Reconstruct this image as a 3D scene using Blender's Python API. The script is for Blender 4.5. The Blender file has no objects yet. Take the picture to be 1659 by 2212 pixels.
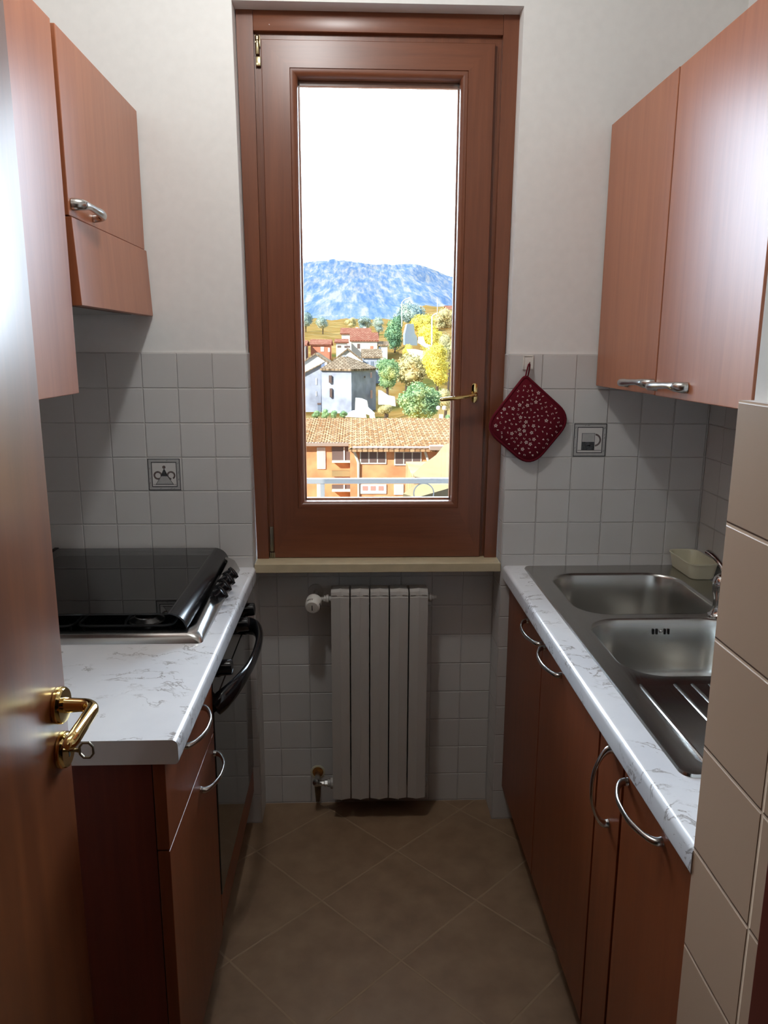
import bpy, bmesh, math, random
from mathutils import Vector, Matrix, noise
PI = math.pi
scene = bpy.context.scene
COL = scene.collection
rnd = random.Random(7)

# ------------------------------------------------------------------ camera
CAM = Vector((-0.04525, -2.25007, 1.52014))
YAW, PIT, ROL, F = 0.0368425, 0.2117629, 0.00427, 1660.0
cy, sy, cp, sp = math.cos(YAW), math.sin(YAW), math.cos(PIT), math.sin(PIT)
FWD = Vector((sy*cp, cy*cp, -sp)); RIGHT = Vector((cy, -sy, 0)); UPV = RIGHT.cross(FWD)
R2 = RIGHT*math.cos(ROL)+UPV*math.sin(ROL); U2 = -RIGHT*math.sin(ROL)+UPV*math.cos(ROL)
cd = bpy.data.cameras.new('camera'); cam = bpy.data.objects.new('camera', cd); COL.objects.link(cam)
m = Matrix((R2, U2, -FWD)).transposed().to_4x4(); m.translation = CAM
cam.matrix_world = m
cd.sensor_fit = 'VERTICAL'; cd.sensor_height = 36.0; cd.sensor_width = 27.0
cd.lens = F/2212*36.0; cd.clip_start = 0.02; cd.clip_end = 6000
scene.camera = cam

def P(px, py, y):
    """point of the landscape seen in direction px,py that stands y metres beyond the window wall"""
    d = FWD*F+R2*(px-829.5)-U2*(py-1106)
    return CAM+d*((y-CAM.y)/d.y)

# ------------------------------------------------------------------ materials
def nodes_of(name):
    mt = bpy.data.materials.new(name); mt.use_nodes = True
    nt = mt.node_tree; b = nt.nodes['Principled BSDF']
    return mt, nt, b
def N(nt, t, **k):
    n = nt.nodes.new(t)
    for a, v in k.items():
        if a.startswith('i_'):
            key = a[2:]; key = int(key) if key.isdigit() else key
            n.inputs[key].default_value = v
        else: setattr(n, a, v)
    return n
def LK(nt, a, b): nt.links.new(a, b)
def c4(c): return (c[0], c[1], c[2], 1.0)
def srgb(r, g, b):
    f = lambda v: ((v/255+0.055)/1.055)**2.4 if v > 10 else v/255/12.92
    return (f(r), f(g), f(b))
def ramp(nt, fac, stops):
    r = N(nt, 'ShaderNodeValToRGB'); e = r.color_ramp.elements
    e[0].position, e[0].color = stops[0][0], c4(stops[0][1])
    e[1].position, e[1].color = stops[1][0], c4(stops[1][1])
    for p, c in stops[2:]:
        x = e.new(p); x.color = c4(c)
    LK(nt, fac, r.inputs[0]); return r.outputs[0]
def mth(nt, op, a, b=None, c=None):
    n = N(nt, 'ShaderNodeMath', operation=op)
    for i, v in enumerate((a, b, c)):
        if v is None: continue
        if isinstance(v, (int, float)): n.inputs[i].default_value = v
        else: LK(nt, v, n.inputs[i])
    return n.outputs[0]
def mixc(nt, fac, a, b):
    n = N(nt, 'ShaderNodeMix', data_type='RGBA')
    for i, v in ((0, fac), (6, a), (7, b)):
        if isinstance(v, (int, float)): n.inputs[i].default_value = v
        elif isinstance(v, tuple): n.inputs[i].default_value = c4(v)
        else: LK(nt, v, n.inputs[i])
    return n.outputs[2]
def bump(nt, b, h, strength=0.3, dist=0.001):
    n = N(nt, 'ShaderNodeBump'); n.inputs['Strength'].default_value = strength; n.inputs['Distance'].default_value = dist
    LK(nt, h, n.inputs['Height']); LK(nt, n.outputs[0], b.inputs['Normal'])
def plain(name, col, rough=0.5, metal=0.0, spec=0.5, noise_amt=0.0, scale=30, bumpy=0.0, coat=0.0):
    mt, nt, b = nodes_of(name)
    b.inputs['Base Color'].default_value = c4(col); b.inputs['Roughness'].default_value = rough
    b.inputs['Metallic'].default_value = metal; b.inputs['Specular IOR Level'].default_value = spec
    if coat: b.inputs['Coat Weight'].default_value = coat; b.inputs['Coat Roughness'].default_value = 0.15
    g = N(nt, 'ShaderNodeNewGeometry')
    nz = N(nt, 'ShaderNodeTexNoise'); nz.inputs['Scale'].default_value = scale; nz.inputs['Detail'].default_value = 5
    LK(nt, g.outputs['Position'], nz.inputs['Vector'])
    if noise_amt:
        lo = tuple(v*(1-noise_amt) for v in col); hi = tuple(min(1, v*(1+noise_amt)) for v in col)
        LK(nt, ramp(nt, nz.outputs[0], [(0.3, lo), (0.7, hi)]), b.inputs['Base Color'])
    if bumpy: bump(nt, b, nz.outputs[0], bumpy, 0.002)
    return mt
def wood(name, c1, c2, rough=0.35, stretch=(38, 38, 2.2), spec=0.5, coat=0.0, coat_rough=0.2):
    mt, nt, b = nodes_of(name)
    g = N(nt, 'ShaderNodeNewGeometry')
    mp = N(nt, 'ShaderNodeMapping'); mp.inputs['Scale'].default_value = stretch
    LK(nt, g.outputs['Position'], mp.inputs['Vector'])
    n1 = N(nt, 'ShaderNodeTexNoise'); n1.inputs['Scale'].default_value = 1.0; n1.inputs['Detail'].default_value = 6; n1.inputs['Distortion'].default_value = 0.6
    LK(nt, mp.outputs[0], n1.inputs['Vector'])
    mp2 = N(nt, 'ShaderNodeMapping'); mp2.inputs['Scale'].default_value = tuple(v*6 for v in stretch)
    LK(nt, g.outputs['Position'], mp2.inputs['Vector'])
    n2 = N(nt, 'ShaderNodeTexNoise'); n2.inputs['Scale'].default_value = 1.0; n2.inputs['Detail'].default_value = 3
    LK(nt, mp2.outputs[0], n2.inputs['Vector'])
    f = mth(nt, 'ADD', mth(nt, 'MULTIPLY', n1.outputs[0], 0.75), mth(nt, 'MULTIPLY', n2.outputs[0], 0.25))
    LK(nt, ramp(nt, f, [(0.32, c1), (0.68, c2)]), b.inputs['Base Color'])
    b.inputs['Roughness'].default_value = rough; b.inputs['Specular IOR Level'].default_value = spec
    if coat: b.inputs['Coat Weight'].default_value = coat; b.inputs['Coat Roughness'].default_value = coat_rough
    bump(nt, b, f, 0.05, 0.0006)
    return mt
def tiles(name, ax, off, pitch, gw, col, grout, rough=0.35, rot=0.0, var=0.04, mottled=None, bstr=0.8):
    """square glazed tiles with recessed grout, laid on world axes ax"""
    mt, nt, b = nodes_of(name)
    g = N(nt, 'ShaderNodeNewGeometry'); s = N(nt, 'ShaderNodeSeparateXYZ'); LK(nt, g.outputs['Position'], s.inputs[0])
    a0 = mth(nt, 'SUBTRACT', s.outputs[ax[0]], off[0]); a1 = mth(nt, 'SUBTRACT', s.outputs[ax[1]], off[1])
    if rot:
        c, sn = math.cos(rot), math.sin(rot)
        u = mth(nt, 'ADD', mth(nt, 'MULTIPLY', a0, c), mth(nt, 'MULTIPLY', a1, sn))
        v = mth(nt, 'SUBTRACT', mth(nt, 'MULTIPLY', a1, c), mth(nt, 'MULTIPLY', a0, sn))
    else: u, v = a0, a1
    ds = []; ids = []
    for q, pt in ((u, pitch[0]), (v, pitch[1])):
        q = mth(nt, 'DIVIDE', q, pt); fr = mth(nt, 'FRACT', q); ids.append(mth(nt, 'FLOOR', q))
        ds.append(mth(nt, 'MULTIPLY', mth(nt, 'MINIMUM', fr, mth(nt, 'SUBTRACT', 1.0, fr)), pt))
    d = mth(nt, 'MINIMUM', ds[0], ds[1])
    mr = N(nt, 'ShaderNodeMapRange', interpolation_type='SMOOTHSTEP'); LK(nt, d, mr.inputs[0])
    mr.inputs[1].default_value = gw*0.4; mr.inputs[2].default_value = gw*0.4+0.0012
    hr = N(nt, 'ShaderNodeMapRange', interpolation_type='SMOOTHSTEP'); LK(nt, d, hr.inputs[0])
    hr.inputs[1].default_value = gw*0.25; hr.inputs[2].default_value = gw*0.5+0.0016
    cx = N(nt, 'ShaderNodeCombineXYZ'); LK(nt, ids[0], cx.inputs[0]); LK(nt, ids[1], cx.inputs[1])
    wn = N(nt, 'ShaderNodeTexWhiteNoise', noise_dimensions='3D'); LK(nt, cx.outputs[0], wn.inputs[0])
    lo = tuple(x*(1-var) for x in col); hi = tuple(min(1, x*(1+var)) for x in col)
    tc = mixc(nt, wn.outputs[0], lo, hi)
    nz = N(nt, 'ShaderNodeTexNoise'); nz.inputs['Scale'].default_value = 14; nz.inputs['Detail'].default_value = 6
    LK(nt, g.outputs['Position'], nz.inputs['Vector'])
    if mottled:
        fac = ramp(nt, nz.outputs[0], [(0.35, (0, 0, 0)), (0.72, (1, 1, 1))])
        tc = mixc(nt, fac, tc, mottled)
    LK(nt, mixc(nt, mr.outputs[0], grout, tc), b.inputs['Base Color'])
    LK(nt, mth(nt, 'SUBTRACT', 0.9, mth(nt, 'MULTIPLY', mr.outputs[0], 0.9-rough)), b.inputs['Roughness'])
    h = mth(nt, 'ADD', hr.outputs[0], mth(nt, 'MULTIPLY', nz.outputs[0], 0.08))
    bump(nt, b, h, bstr, 0.002)
    return mt
def marble(name):
    mt, nt, b = nodes_of(name)
    g = N(nt, 'ShaderNodeNewGeometry')
    n0 = N(nt, 'ShaderNodeTexNoise'); n0.inputs['Scale'].default_value = 5; n0.inputs['Detail'].default_value = 4
    LK(nt, g.outputs['Position'], n0.inputs['Vector'])
    va = N(nt, 'ShaderNodeVectorMath', operation='SCALE'); LK(nt, n0.outputs['Color'], va.inputs[0]); va.inputs['Scale'].default_value = 0.22
    vb = N(nt, 'ShaderNodeVectorMath', operation='ADD'); LK(nt, g.outputs['Position'], vb.inputs[0]); LK(nt, va.outputs[0], vb.inputs[1])
    mp = N(nt, 'ShaderNodeMapping'); mp.inputs['Scale'].default_value = (9, 16, 9); mp.inputs['Rotation'].default_value = (0, 0, 0.5); LK(nt, vb.outputs[0], mp.inputs['Vector'])
    n1 = N(nt, 'ShaderNodeTexNoise'); n1.inputs['Scale'].default_value = 1; n1.inputs['Detail'].default_value = 7; n1.inputs['Roughness'].default_value = 0.62
    LK(nt, mp.outputs[0], n1.inputs['Vector'])
    vein = mth(nt, 'ABSOLUTE', mth(nt, 'SUBTRACT', n1.outputs[0], 0.5))
    line = N(nt, 'ShaderNodeMapRange', interpolation_type='SMOOTHSTEP'); LK(nt, vein, line.inputs[0])
    line.inputs[1].default_value = 0.0; line.inputs[2].default_value = 0.022; line.inputs[3].default_value = 1; line.inputs[4].default_value = 0
    n2 = N(nt, 'ShaderNodeTexNoise'); n2.inputs['Scale'].default_value = 11; n2.inputs['Detail'].default_value = 3; LK(nt, g.outputs['Position'], n2.inputs['Vector'])
    gate = N(nt, 'ShaderNodeMapRange', interpolation_type='SMOOTHSTEP'); LK(nt, n2.outputs[0], gate.inputs[0]); gate.inputs[1].default_value = 0.44; gate.inputs[2].default_value = 0.60
    f = mth(nt, 'MULTIPLY', mth(nt, 'MULTIPLY', line.outputs[0], gate.outputs[0]), 0.75)
    base = ramp(nt, n0.outputs[0], [(0.3, srgb(214, 214, 218)), (0.7, srgb(232, 231, 232))])
    LK(nt, mixc(nt, f, base, srgb(128, 118, 112)), b.inputs['Base Color'])
    b.inputs['Roughness'].default_value = 0.2
    return mt
def brushed(name, col, rough, axis_scale=(4, 300, 300)):
    mt, nt, b = nodes_of(name)
    b.inputs['Metallic'].default_value = 1; b.inputs['Base Color'].default_value = c4(col)
    g = N(nt, 'ShaderNodeNewGeometry'); mp = N(nt, 'ShaderNodeMapping'); mp.inputs['Scale'].default_value = axis_scale
    LK(nt, g.outputs['Position'], mp.inputs['Vector'])
    n = N(nt, 'ShaderNodeTexNoise'); n.inputs['Scale'].default_value = 1; LK(nt, mp.outputs[0], n.inputs['Vector'])
    LK(nt, mth(nt, 'ADD', mth(nt, 'MULTIPLY', n.outputs[0], 0.12), rough-0.06), b.inputs['Roughness'])
    return mt
def see_through(name, tint, gloss=0.08, rough=0.02):
    """thin sheet of glass: straight transmission plus a mirror-like reflection"""
    mt = bpy.data.materials.new(name); mt.use_nodes = True; nt = mt.node_tree
    for n in list(nt.nodes):
        if n.type != 'OUTPUT_MATERIAL': nt.nodes.remove(n)
    out = nt.nodes['Material Output']
    tr = N(nt, 'ShaderNodeBsdfTransparent'); tr.inputs[0].default_value = c4(tint)
    gl = N(nt, 'ShaderNodeBsdfGlossy'); gl.inputs['Roughness'].default_value = rough; gl.inputs[0].default_value = (1, 1, 1, 1)
    lw = N(nt, 'ShaderNodeFresnel'); lw.inputs[0].default_value = 1.5
    mx = N(nt, 'ShaderNodeMixShader'); LK(nt, lw.outputs[0], mx.inputs[0]); LK(nt, tr.outputs[0], mx.inputs[1]); LK(nt, gl.outputs[0], mx.inputs[2])
    LK(nt, mx.outputs[0], out.inputs[0])
    return mt
def foliage(name, stops, scale=2.0, stretch=None):
    mt, nt, b = nodes_of(name)
    g = N(nt, 'ShaderNodeNewGeometry'); n = N(nt, 'ShaderNodeTexNoise'); n.inputs['Scale'].default_value = scale; n.inputs['Detail'].default_value = 4
    if stretch:
        mp = N(nt, 'ShaderNodeMapping'); mp.inputs['Scale'].default_value = stretch
        LK(nt, g.outputs['Position'], mp.inputs['Vector']); LK(nt, mp.outputs[0], n.inputs['Vector']); n.inputs['Detail'].default_value = 8; n.inputs['Roughness'].default_value = 0.68
    else: LK(nt, g.outputs['Position'], n.inputs['Vector'])
    LK(nt, ramp(nt, n.outputs[0], stops), b.inputs['Base Color']); b.inputs['Roughness'].default_value = 0.9; b.inputs['Specular IOR Level'].default_value = 0.0
    return mt

M = {}
M['plaster'] = plain('white_plaster', srgb(234, 232, 229), 0.9, noise_amt=0.02, scale=40, bumpy=0.12, spec=0.2)
M['ceiling'] = plain('ceiling_paint', srgb(196, 192, 186), 0.9, spec=0.2)
M['corridor'] = plain('corridor_paint', srgb(120, 104, 88), 0.9, spec=0.2)
WT, WG = srgb(206, 203, 200), srgb(196, 193, 190)
M['tile_xz'] = tiles('wall_tile_facing', (0, 2), (-0.856, 0.001), (0.1, 0.1), 0.002, WT, WG)
M['tile_xz_r'] = tiles('wall_tile_facing_right', (0, 2), (0.397, 0.001), (0.1, 0.1), 0.002, WT, WG)
M['tile_xz_n'] = tiles('niche_tile_facing', (0, 2), (-0.3005, 0.002), (0.0995, 0.1), 0.002, WT, WG)
M['tile_yz'] = tiles('wall_tile_side', (1, 2), (0.0, 0.001), (0.1, 0.1), 0.002, WT, WG)
M['tile_beige'] = tiles('beige_wall_tile', (1, 2), (-1.500, 0.1215), (0.16, 0.1488), 0.004, srgb(178, 149, 125), srgb(196, 168, 142), 0.45, bstr=0.9)
M['floor'] = tiles('terracotta_floor_tile', (0, 1), (0.0764, -0.1563), (0.306, 0.306), 0.005, srgb(130, 103, 78), srgb(152, 128, 102), 0.5, rot=math.radians(43.4), var=0.07, mottled=srgb(148, 121, 94), bstr=0.5)
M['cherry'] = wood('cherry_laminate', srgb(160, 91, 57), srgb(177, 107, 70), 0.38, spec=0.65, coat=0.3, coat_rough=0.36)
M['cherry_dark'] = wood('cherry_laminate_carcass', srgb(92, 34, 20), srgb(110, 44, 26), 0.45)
M['lower'] = wood('cherry_laminate_base_shaded', srgb(116, 55, 26), srgb(132, 67, 34), 0.4)  # darker copy of the cherry, shade of the low units put into its colour
M['frame_wood'] = wood('varnished_frame_wood', srgb(109, 61, 39), srgb(128, 75, 49), 0.34, spec=0.5, coat=0.15, coat_rough=0.38)
M['frame_wood_h'] = wood('varnished_frame_wood_across', srgb(109, 61, 39), srgb(128, 75, 49), 0.34, stretch=(2.2, 38, 38), coat=0.15, coat_rough=0.38)
M['door_wood'] = wood('varnished_door_wood', srgb(96, 48, 23), srgb(124, 67, 33), 0.32, stretch=(30, 26, 1.6), coat=0.4, coat_rough=0.33)
M['trim_wood'] = wood('dark_door_lining_wood', srgb(78, 26, 18), srgb(92, 34, 22), 0.4)
M['marble'] = marble('marble_pattern_laminate')
M['edge'] = plain('worktop_end_strip', srgb(206, 198, 194), 0.6)
M['sill'] = plain('travertine_sill', srgb(196, 180, 148), 0.5, noise_amt=0.08, scale=25)
M['steel'] = brushed('brushed_steel', (0.50, 0.49, 0.47), 0.23, (300, 6, 300))
M['bowl'] = plain('satin_steel_bowl', (0.58, 0.57, 0.54), 0.27, 1.0)
M['chrome'] = plain('chrome', (0.75, 0.75, 0.76), 0.08, 1.0)
M['satin'] = plain('satin_nickel', (0.56, 0.55, 0.53), 0.25, 1.0)
M['brass'] = plain('polished_brass', (0.83, 0.62, 0.26), 0.09, 1.0)
M['oldbrass'] = plain('dull_brass', (0.52, 0.43, 0.25), 0.3, 1.0)
M['black'] = plain('black_enamel', (0.006, 0.006, 0.007), 0.18)
M['blackplastic'] = plain('black_plastic', (0.010, 0.010, 0.012), 0.12)
M['matteblack'] = plain('cast_iron_black', (0.012, 0.012, 0.012), 0.55)
M['hole'] = plain('dark_opening', (0.004, 0.004, 0.004), 0.9)
M['ovenglass'] = plain('black_oven_glass', (0.010, 0.011, 0.012), 0.06, spec=0.6)
M['smoke'] = see_through('smoked_glass', (0.42, 0.43, 0.44))
M['glass'] = see_through('window_glass', (0.95, 0.96, 0.96))
M['enamel'] = plain('white_radiator_enamel', srgb(186, 181, 175), 0.38)
M['white'] = plain('white_plastic', srgb(228, 224, 216), 0.4)
M['cream'] = plain('cream_plastic', srgb(206, 200, 174), 0.4)
M['rust'] = plain('rusty_brass', srgb(150, 96, 40), 0.6, 0.3, noise_amt=0.5, scale=120)
M['stain'] = plain('brown_water_stain', srgb(128, 108, 84), 0.5, noise_amt=0.2, scale=80)
M['keymetal'] = plain('aged_key_metal', (0.30, 0.27, 0.20), 0.35, 1.0)
M['inkline'] = plain('tile_ink_black', (0.02, 0.02, 0.024), 0.35)
M['inkgrey'] = plain('tile_ink_grey', srgb(176, 174, 172), 0.35, noise_amt=0.06, scale=90)
M['inkdark'] = plain('tile_ink_marbled', (0.045, 0.047, 0.05), 0.35, noise_amt=0.8, scale=160)
M['inkred'] = plain('tile_ink_brown', srgb(120, 100, 96), 0.35, noise_amt=0.4, scale=300)
M['inkwhite'] = plain('tile_ground_white', srgb(216, 212, 208), 0.35)
M['padred'] = plain('burgundy_cotton', srgb(98, 24, 36), 0.95, spec=0.1, noise_amt=0.12, scale=400, bumpy=0.2)
M['padprint'] = plain('printed_motif_cream', srgb(206, 180, 174), 0.95, spec=0.1)
# landscape
M['brickwall'] = plain('orange_brick', (0.70, 0.34, 0.17), 0.9, noise_amt=0.22, scale=1.6, spec=0.0)
M['stonewall'] = plain('grey_stone_blue_shade', (0.42, 0.47, 0.60), 0.95, noise_amt=0.3, scale=0.7, spec=0.0)  # grey stone tinted with the blue of skylit shade
M['whitewall'] = plain('white_render', (0.80, 0.78, 0.72), 0.9, spec=0.0)
M['redwall'] = plain('red_render', (0.60, 0.24, 0.16), 0.9, noise_amt=0.1, scale=1, spec=0.0)
M['creamroof'] = plain('pale_flat_roof', (0.40, 0.30, 0.16), 0.9, noise_amt=0.1, scale=0.8, spec=0.0)
M['darkwin'] = plain('dark_window_opening', (0.16, 0.11, 0.10), 0.5)
M['paleblind'] = plain('pale_blind', (0.75, 0.62, 0.56), 0.8)
M['pinkblind'] = plain('striped_blind', (0.70, 0.30, 0.26), 0.8)
M['gutter'] = plain('eave_board', (0.40, 0.30, 0.24), 0.8)
M['rail'] = plain('grey_painted_rail', (0.16, 0.155, 0.15), 0.5)
M['pole'] = plain('pale_metal_pole', (0.7, 0.7, 0.62), 0.5)
M['bark'] = plain('bark', (0.10, 0.07, 0.05), 0.9)
M['slate'] = plain('blue_tarpaulin', (0.20, 0.26, 0.36), 0.7)
def rooftile(name, lo, hi, sx, sy_):
    mt, nt, b = nodes_of(name)
    g = N(nt, 'ShaderNodeNewGeometry'); s = N(nt, 'ShaderNodeSeparateXYZ'); LK(nt, g.outputs['Position'], s.inputs[0])
    u = mth(nt, 'DIVIDE', s.outputs[0], sx); v = mth(nt, 'DIVIDE', s.outputs[1], sy_)
    row = mth(nt, 'FLOOR', v); u = mth(nt, 'ADD', u, mth(nt, 'MULTIPLY', row, 0.5))
    cx = N(nt, 'ShaderNodeCombineXYZ'); LK(nt, mth(nt, 'FLOOR', u), cx.inputs[0]); LK(nt, row, cx.inputs[1])
    wn = N(nt, 'ShaderNodeTexWhiteNoise'); LK(nt, cx.outputs[0], wn.inputs[0])
    col = mixc(nt, wn.outputs[0], lo, hi)
    fu = mth(nt, 'FRACT', u); fv = mth(nt, 'FRACT', v)
    edge = mth(nt, 'MINIMUM', mth(nt, 'MINIMUM', fu, mth(nt, 'SUBTRACT', 1.0, fu)), mth(nt, 'MINIMUM', fv, mth(nt, 'SUBTRACT', 1.0, fv)))
    mr = N(nt, 'ShaderNodeMapRange'); LK(nt, edge, mr.inputs[0]); mr.inputs[1].default_value = 0.04; mr.inputs[2].default_value = 0.16
    dk = tuple(x*0.5 for x in lo)
    LK(nt, mixc(nt, mr.outputs[0], dk, col), b.inputs['Base Color']); b.inputs['Roughness'].default_value = 0.9; b.inputs['Specular IOR Level'].default_value = 0.0
    return mt
M['roof'] = rooftile('clay_roof_tile', (0.34, 0.17, 0.075), (0.56, 0.38, 0.22), 0.26, 0.36)
M['oldroof'] = rooftile('weathered_roof_tile', (0.24, 0.17, 0.11), (0.42, 0.32, 0.22), 0.35, 0.6)
M['redroof'] = rooftile('red_roof_tile', (0.32, 0.12, 0.08), (0.42, 0.21, 0.14), 0.4, 0.6)
M['leafgreen'] = foliage('leaf_green', [(0.3, (0.202, 0.358, 0.202)), (0.55, (0.384, 0.540, 0.280)), (0.75, (0.735, 0.748, 0.306))], 0.7)
M['leafyellow'] = foliage('leaf_yellow', [(0.3, (0.670, 0.592, 0.176)), (0.55, (0.950, 0.826, 0.176)), (0.75, (0.950, 0.950, 0.345))], 0.6)
M['leafolive'] = foliage('leaf_olive', [(0.3, (0.410, 0.436, 0.254)), (0.55, (0.644, 0.566, 0.306)), (0.75, (0.904, 0.696, 0.345))], 0.6)
M['conifer'] = foliage('conifer_green', [(0.3, (0.124, 0.280, 0.202)), (0.55, (0.254, 0.436, 0.254)), (0.75, (0.488, 0.592, 0.280))], 0.6)
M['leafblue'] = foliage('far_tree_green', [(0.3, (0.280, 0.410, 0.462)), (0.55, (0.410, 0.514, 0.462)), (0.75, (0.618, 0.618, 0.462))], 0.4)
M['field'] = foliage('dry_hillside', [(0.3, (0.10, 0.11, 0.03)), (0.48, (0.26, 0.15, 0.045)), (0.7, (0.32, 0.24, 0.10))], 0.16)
M['hills'] = foliage('haze_blue_wooded_hills', [(0.40, (0.095, 0.16, 0.28)), (0.5, (0.17, 0.22, 0.30)), (0.60, (0.32, 0.31, 0.30))], 1.0, (.13, .002, .06))  # blue aerial haze is mixed into the forest and field colours

# ------------------------------------------------------------------ mesh helpers
WORLD = {}
def link(o, parent=None):
    COL.objects.link(o)
    if parent is not None:
        o.parent = parent
        o.location = -WORLD.get(parent.name, Vector((0, 0, 0)))
    return o
def obj(name, bm, mat, parent=None, smooth=40, base=None, **props):
    """one mesh object; base = world point that becomes the origin of a top-level object"""
    me = bpy.data.meshes.new(name)
    if base is not None: bmesh.ops.translate(bm, verts=bm.verts, vec=-Vector(base))
    bmesh.ops.recalc_face_normals(bm, faces=bm.faces)
    bm.to_mesh(me); bm.free()
    for mt in (mat if isinstance(mat, (list, tuple)) else [mat]): me.materials.append(M[mt])
    if smooth:
        me.shade_smooth(); me.set_sharp_from_angle(angle=math.radians(smooth))
    o = bpy.data.objects.new(name, me); link(o, parent)
    if base is not None: o.location = base
    WORLD[o.name] = Vector((0, 0, 0))
    for k, v in props.items(): o[k] = v
    return o
def thing(name, label, cat, loc, group=None):
    o = bpy.data.objects.new(name, None); o.empty_display_size = 0.05; COL.objects.link(o)
    o.location = loc; WORLD[o.name] = Vector(loc)
    o['label'] = label; o['category'] = cat
    if group: o['group'] = group
    return o
def single(name, label, cat, bm, mat, base, group=None, smooth=40):
    o = obj(name, bm, mat, None, smooth, base); o['label'] = label; o['category'] = cat
    if group: o['group'] = group
    return o
def struct(name, bm, mat, smooth=0, parent=None, **k):
    o = obj(name, bm, mat, parent, smooth, **k)
    if parent is None: o['kind'] = 'structure'
    return o
def NB(): return bmesh.new()
def join(bm, other):
    me = bpy.data.meshes.new('tmp'); other.to_mesh(me); other.free(); bm.from_mesh(me); bpy.data.meshes.remove(me)
def box(bm, x0, x1, y0, y1, z0, z1, bev=0.0, seg=2, mi=0):
    t = NB()
    bmesh.ops.create_cube(t, size=1)
    for v in t.verts:
        v.co = Vector(((x0+x1)/2+v.co.x*(x1-x0), (y0+y1)/2+v.co.y*(y1-y0), (z0+z1)/2+v.co.z*(z1-z0)))
    if bev: bmesh.ops.bevel(t, geom=t.edges[:], offset=bev, segments=seg, profile=0.5, affect='EDGES')
    for f in t.faces: f.material_index = mi
    join(bm, t)
def by_normal(bm, fx=1, fz=2):
    bm.normal_update()
    for f in bm.faces:
        n = f.normal
        if abs(n.x) > 0.7: f.material_index = fx
        elif abs(n.z) > 0.7: f.material_index = fz
def prism(bm, pts, d, bev=0.0, mi=0, seg=2):
    """closed polygon pts extruded by vector d"""
    t = NB(); vs = [t.verts.new(p) for p in pts]; f = t.faces.new(vs)
    r = bmesh.ops.extrude_face_region(t, geom=[f])
    bmesh.ops.translate(t, verts=[g for g in r['geom'] if isinstance(g, bmesh.types.BMVert)], vec=Vector(d))
    if bev: bmesh.ops.bevel(t, geom=t.edges[:], offset=bev, segments=seg, profile=0.5, affect='EDGES')
    for f in t.faces: f.material_index = mi
    join(bm, t)
def hexa(bm, bot, top, mi=0):
    a = [bm.verts.new(p) for p in bot]; b = [bm.verts.new(p) for p in top]; n = len(a)
    fs = [bm.faces.new(a[::-1]), bm.faces.new(b)]+[bm.faces.new((a[i], a[(i+1) % n], b[(i+1) % n], b[i])) for i in range(n)]
    for f in fs: f.material_index = mi
def loft(bm, loops, closed=True, cap=True, mi=0):
    vs = [[bm.verts.new(p) for p in l] for l in loops]; n = len(vs[0])
    for a, b in zip(vs, vs[1:]):
        for i in range(n if closed else n-1):
            f = bm.faces.new((a[i], a[(i+1) % n], b[(i+1) % n], b[i])); f.material_index = mi
    if cap:
        bm.faces.new(vs[0][::-1]).material_index = mi; bm.faces.new(vs[-1]).material_index = mi
def sweep(bm, pts, rad, up=(0, 0, 1), n=12, mi=0, closed=False):
    """tube along pts; rad[i] = r or (side, up)"""
    pts = [Vector(p) for p in pts]; up = Vector(up); loops = []
    for i, p in enumerate(pts):
        if closed: t = pts[(i+1) % len(pts)]-pts[i-1]
        else: t = pts[min(i+1, len(pts)-1)]-pts[max(i-1, 0)]
        t.normalize(); s = t.cross(up)
        if s.length < 1e-4: s = t.cross(Vector((0, 1, 0.01)))
        s.normalize(); u = s.cross(t)
        r = rad[i] if isinstance(rad, (list, tuple)) and not isinstance(rad[0], (int, float)) or isinstance(rad, list) else rad
        a, b = (r, r) if isinstance(r, (int, float)) else r
        loops.append([p+s*a*math.cos(2*PI*k/n)+u*b*math.sin(2*PI*k/n) for k in range(n)])
    if closed: loft(bm, loops+[loops[0]], cap=False, mi=mi)
    else: loft(bm, loops, mi=mi)
def curve(pts, k=8):
    """Catmull-Rom through pts"""
    p = [Vector(q) for q in pts]; out = []
    for i in range(len(p)-1):
        a, b, c, d = p[max(i-1, 0)], p[i], p[i+1], p[min(i+2, len(p)-1)]
        for j in range(k):
            t = j/k
            out.append(0.5*((2*b)+(c-a)*t+(2*a-5*b+4*c-d)*t*t+(3*b-a-3*c+d)*t**3))
    out.append(p[-1]); return out
def lerp_list(vals, k):
    out = []
    for a, b in zip(vals, vals[1:]):
        for j in range(k):
            t = j/k
            out.append(tuple(x+(y-x)*t for x, y in zip(a, b)) if isinstance(a, tuple) else a+(b-a)*t)
    out.append(vals[-1]); return out
def lathe(bm, prof, c, axis, n=28, mi=0):
    """profile of (radius, height) turned about axis through c"""
    ax = Vector(axis).normalized(); s = ax.orthogonal().normalized(); u = ax.cross(s); c = Vector(c)
    loft(bm, [[c+ax*h+s*r*math.cos(2*PI*k/n)+u*r*math.sin(2*PI*k/n) for k in range(n)] for r, h in prof], mi=mi)
def rrect(x0, x1, y0, y1, r, n=6):
    out = []
    for cx, cy_, a0 in ((x1-r, y1-r, 0), (x0+r, y1-r, 90), (x0+r, y0+r, 180), (x1-r, y0+r, 270)):
        for k in range(n+1):
            a = math.radians(a0+90*k/n); out.append((cx+r*math.cos(a), cy_+r*math.sin(a)))
    return out

# ------------------------------------------------------------------ room shell
CZ = 2.72
b = NB(); box(b, -2.2, 2.2, -6.0, 0.30, -0.12, 0.0); struct('floor', b, 'floor')
b = NB(); box(b, -2.2, 2.2, -6.0, 0.30, CZ, CZ+0.12); struct('ceiling', b, 'ceiling')
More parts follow.
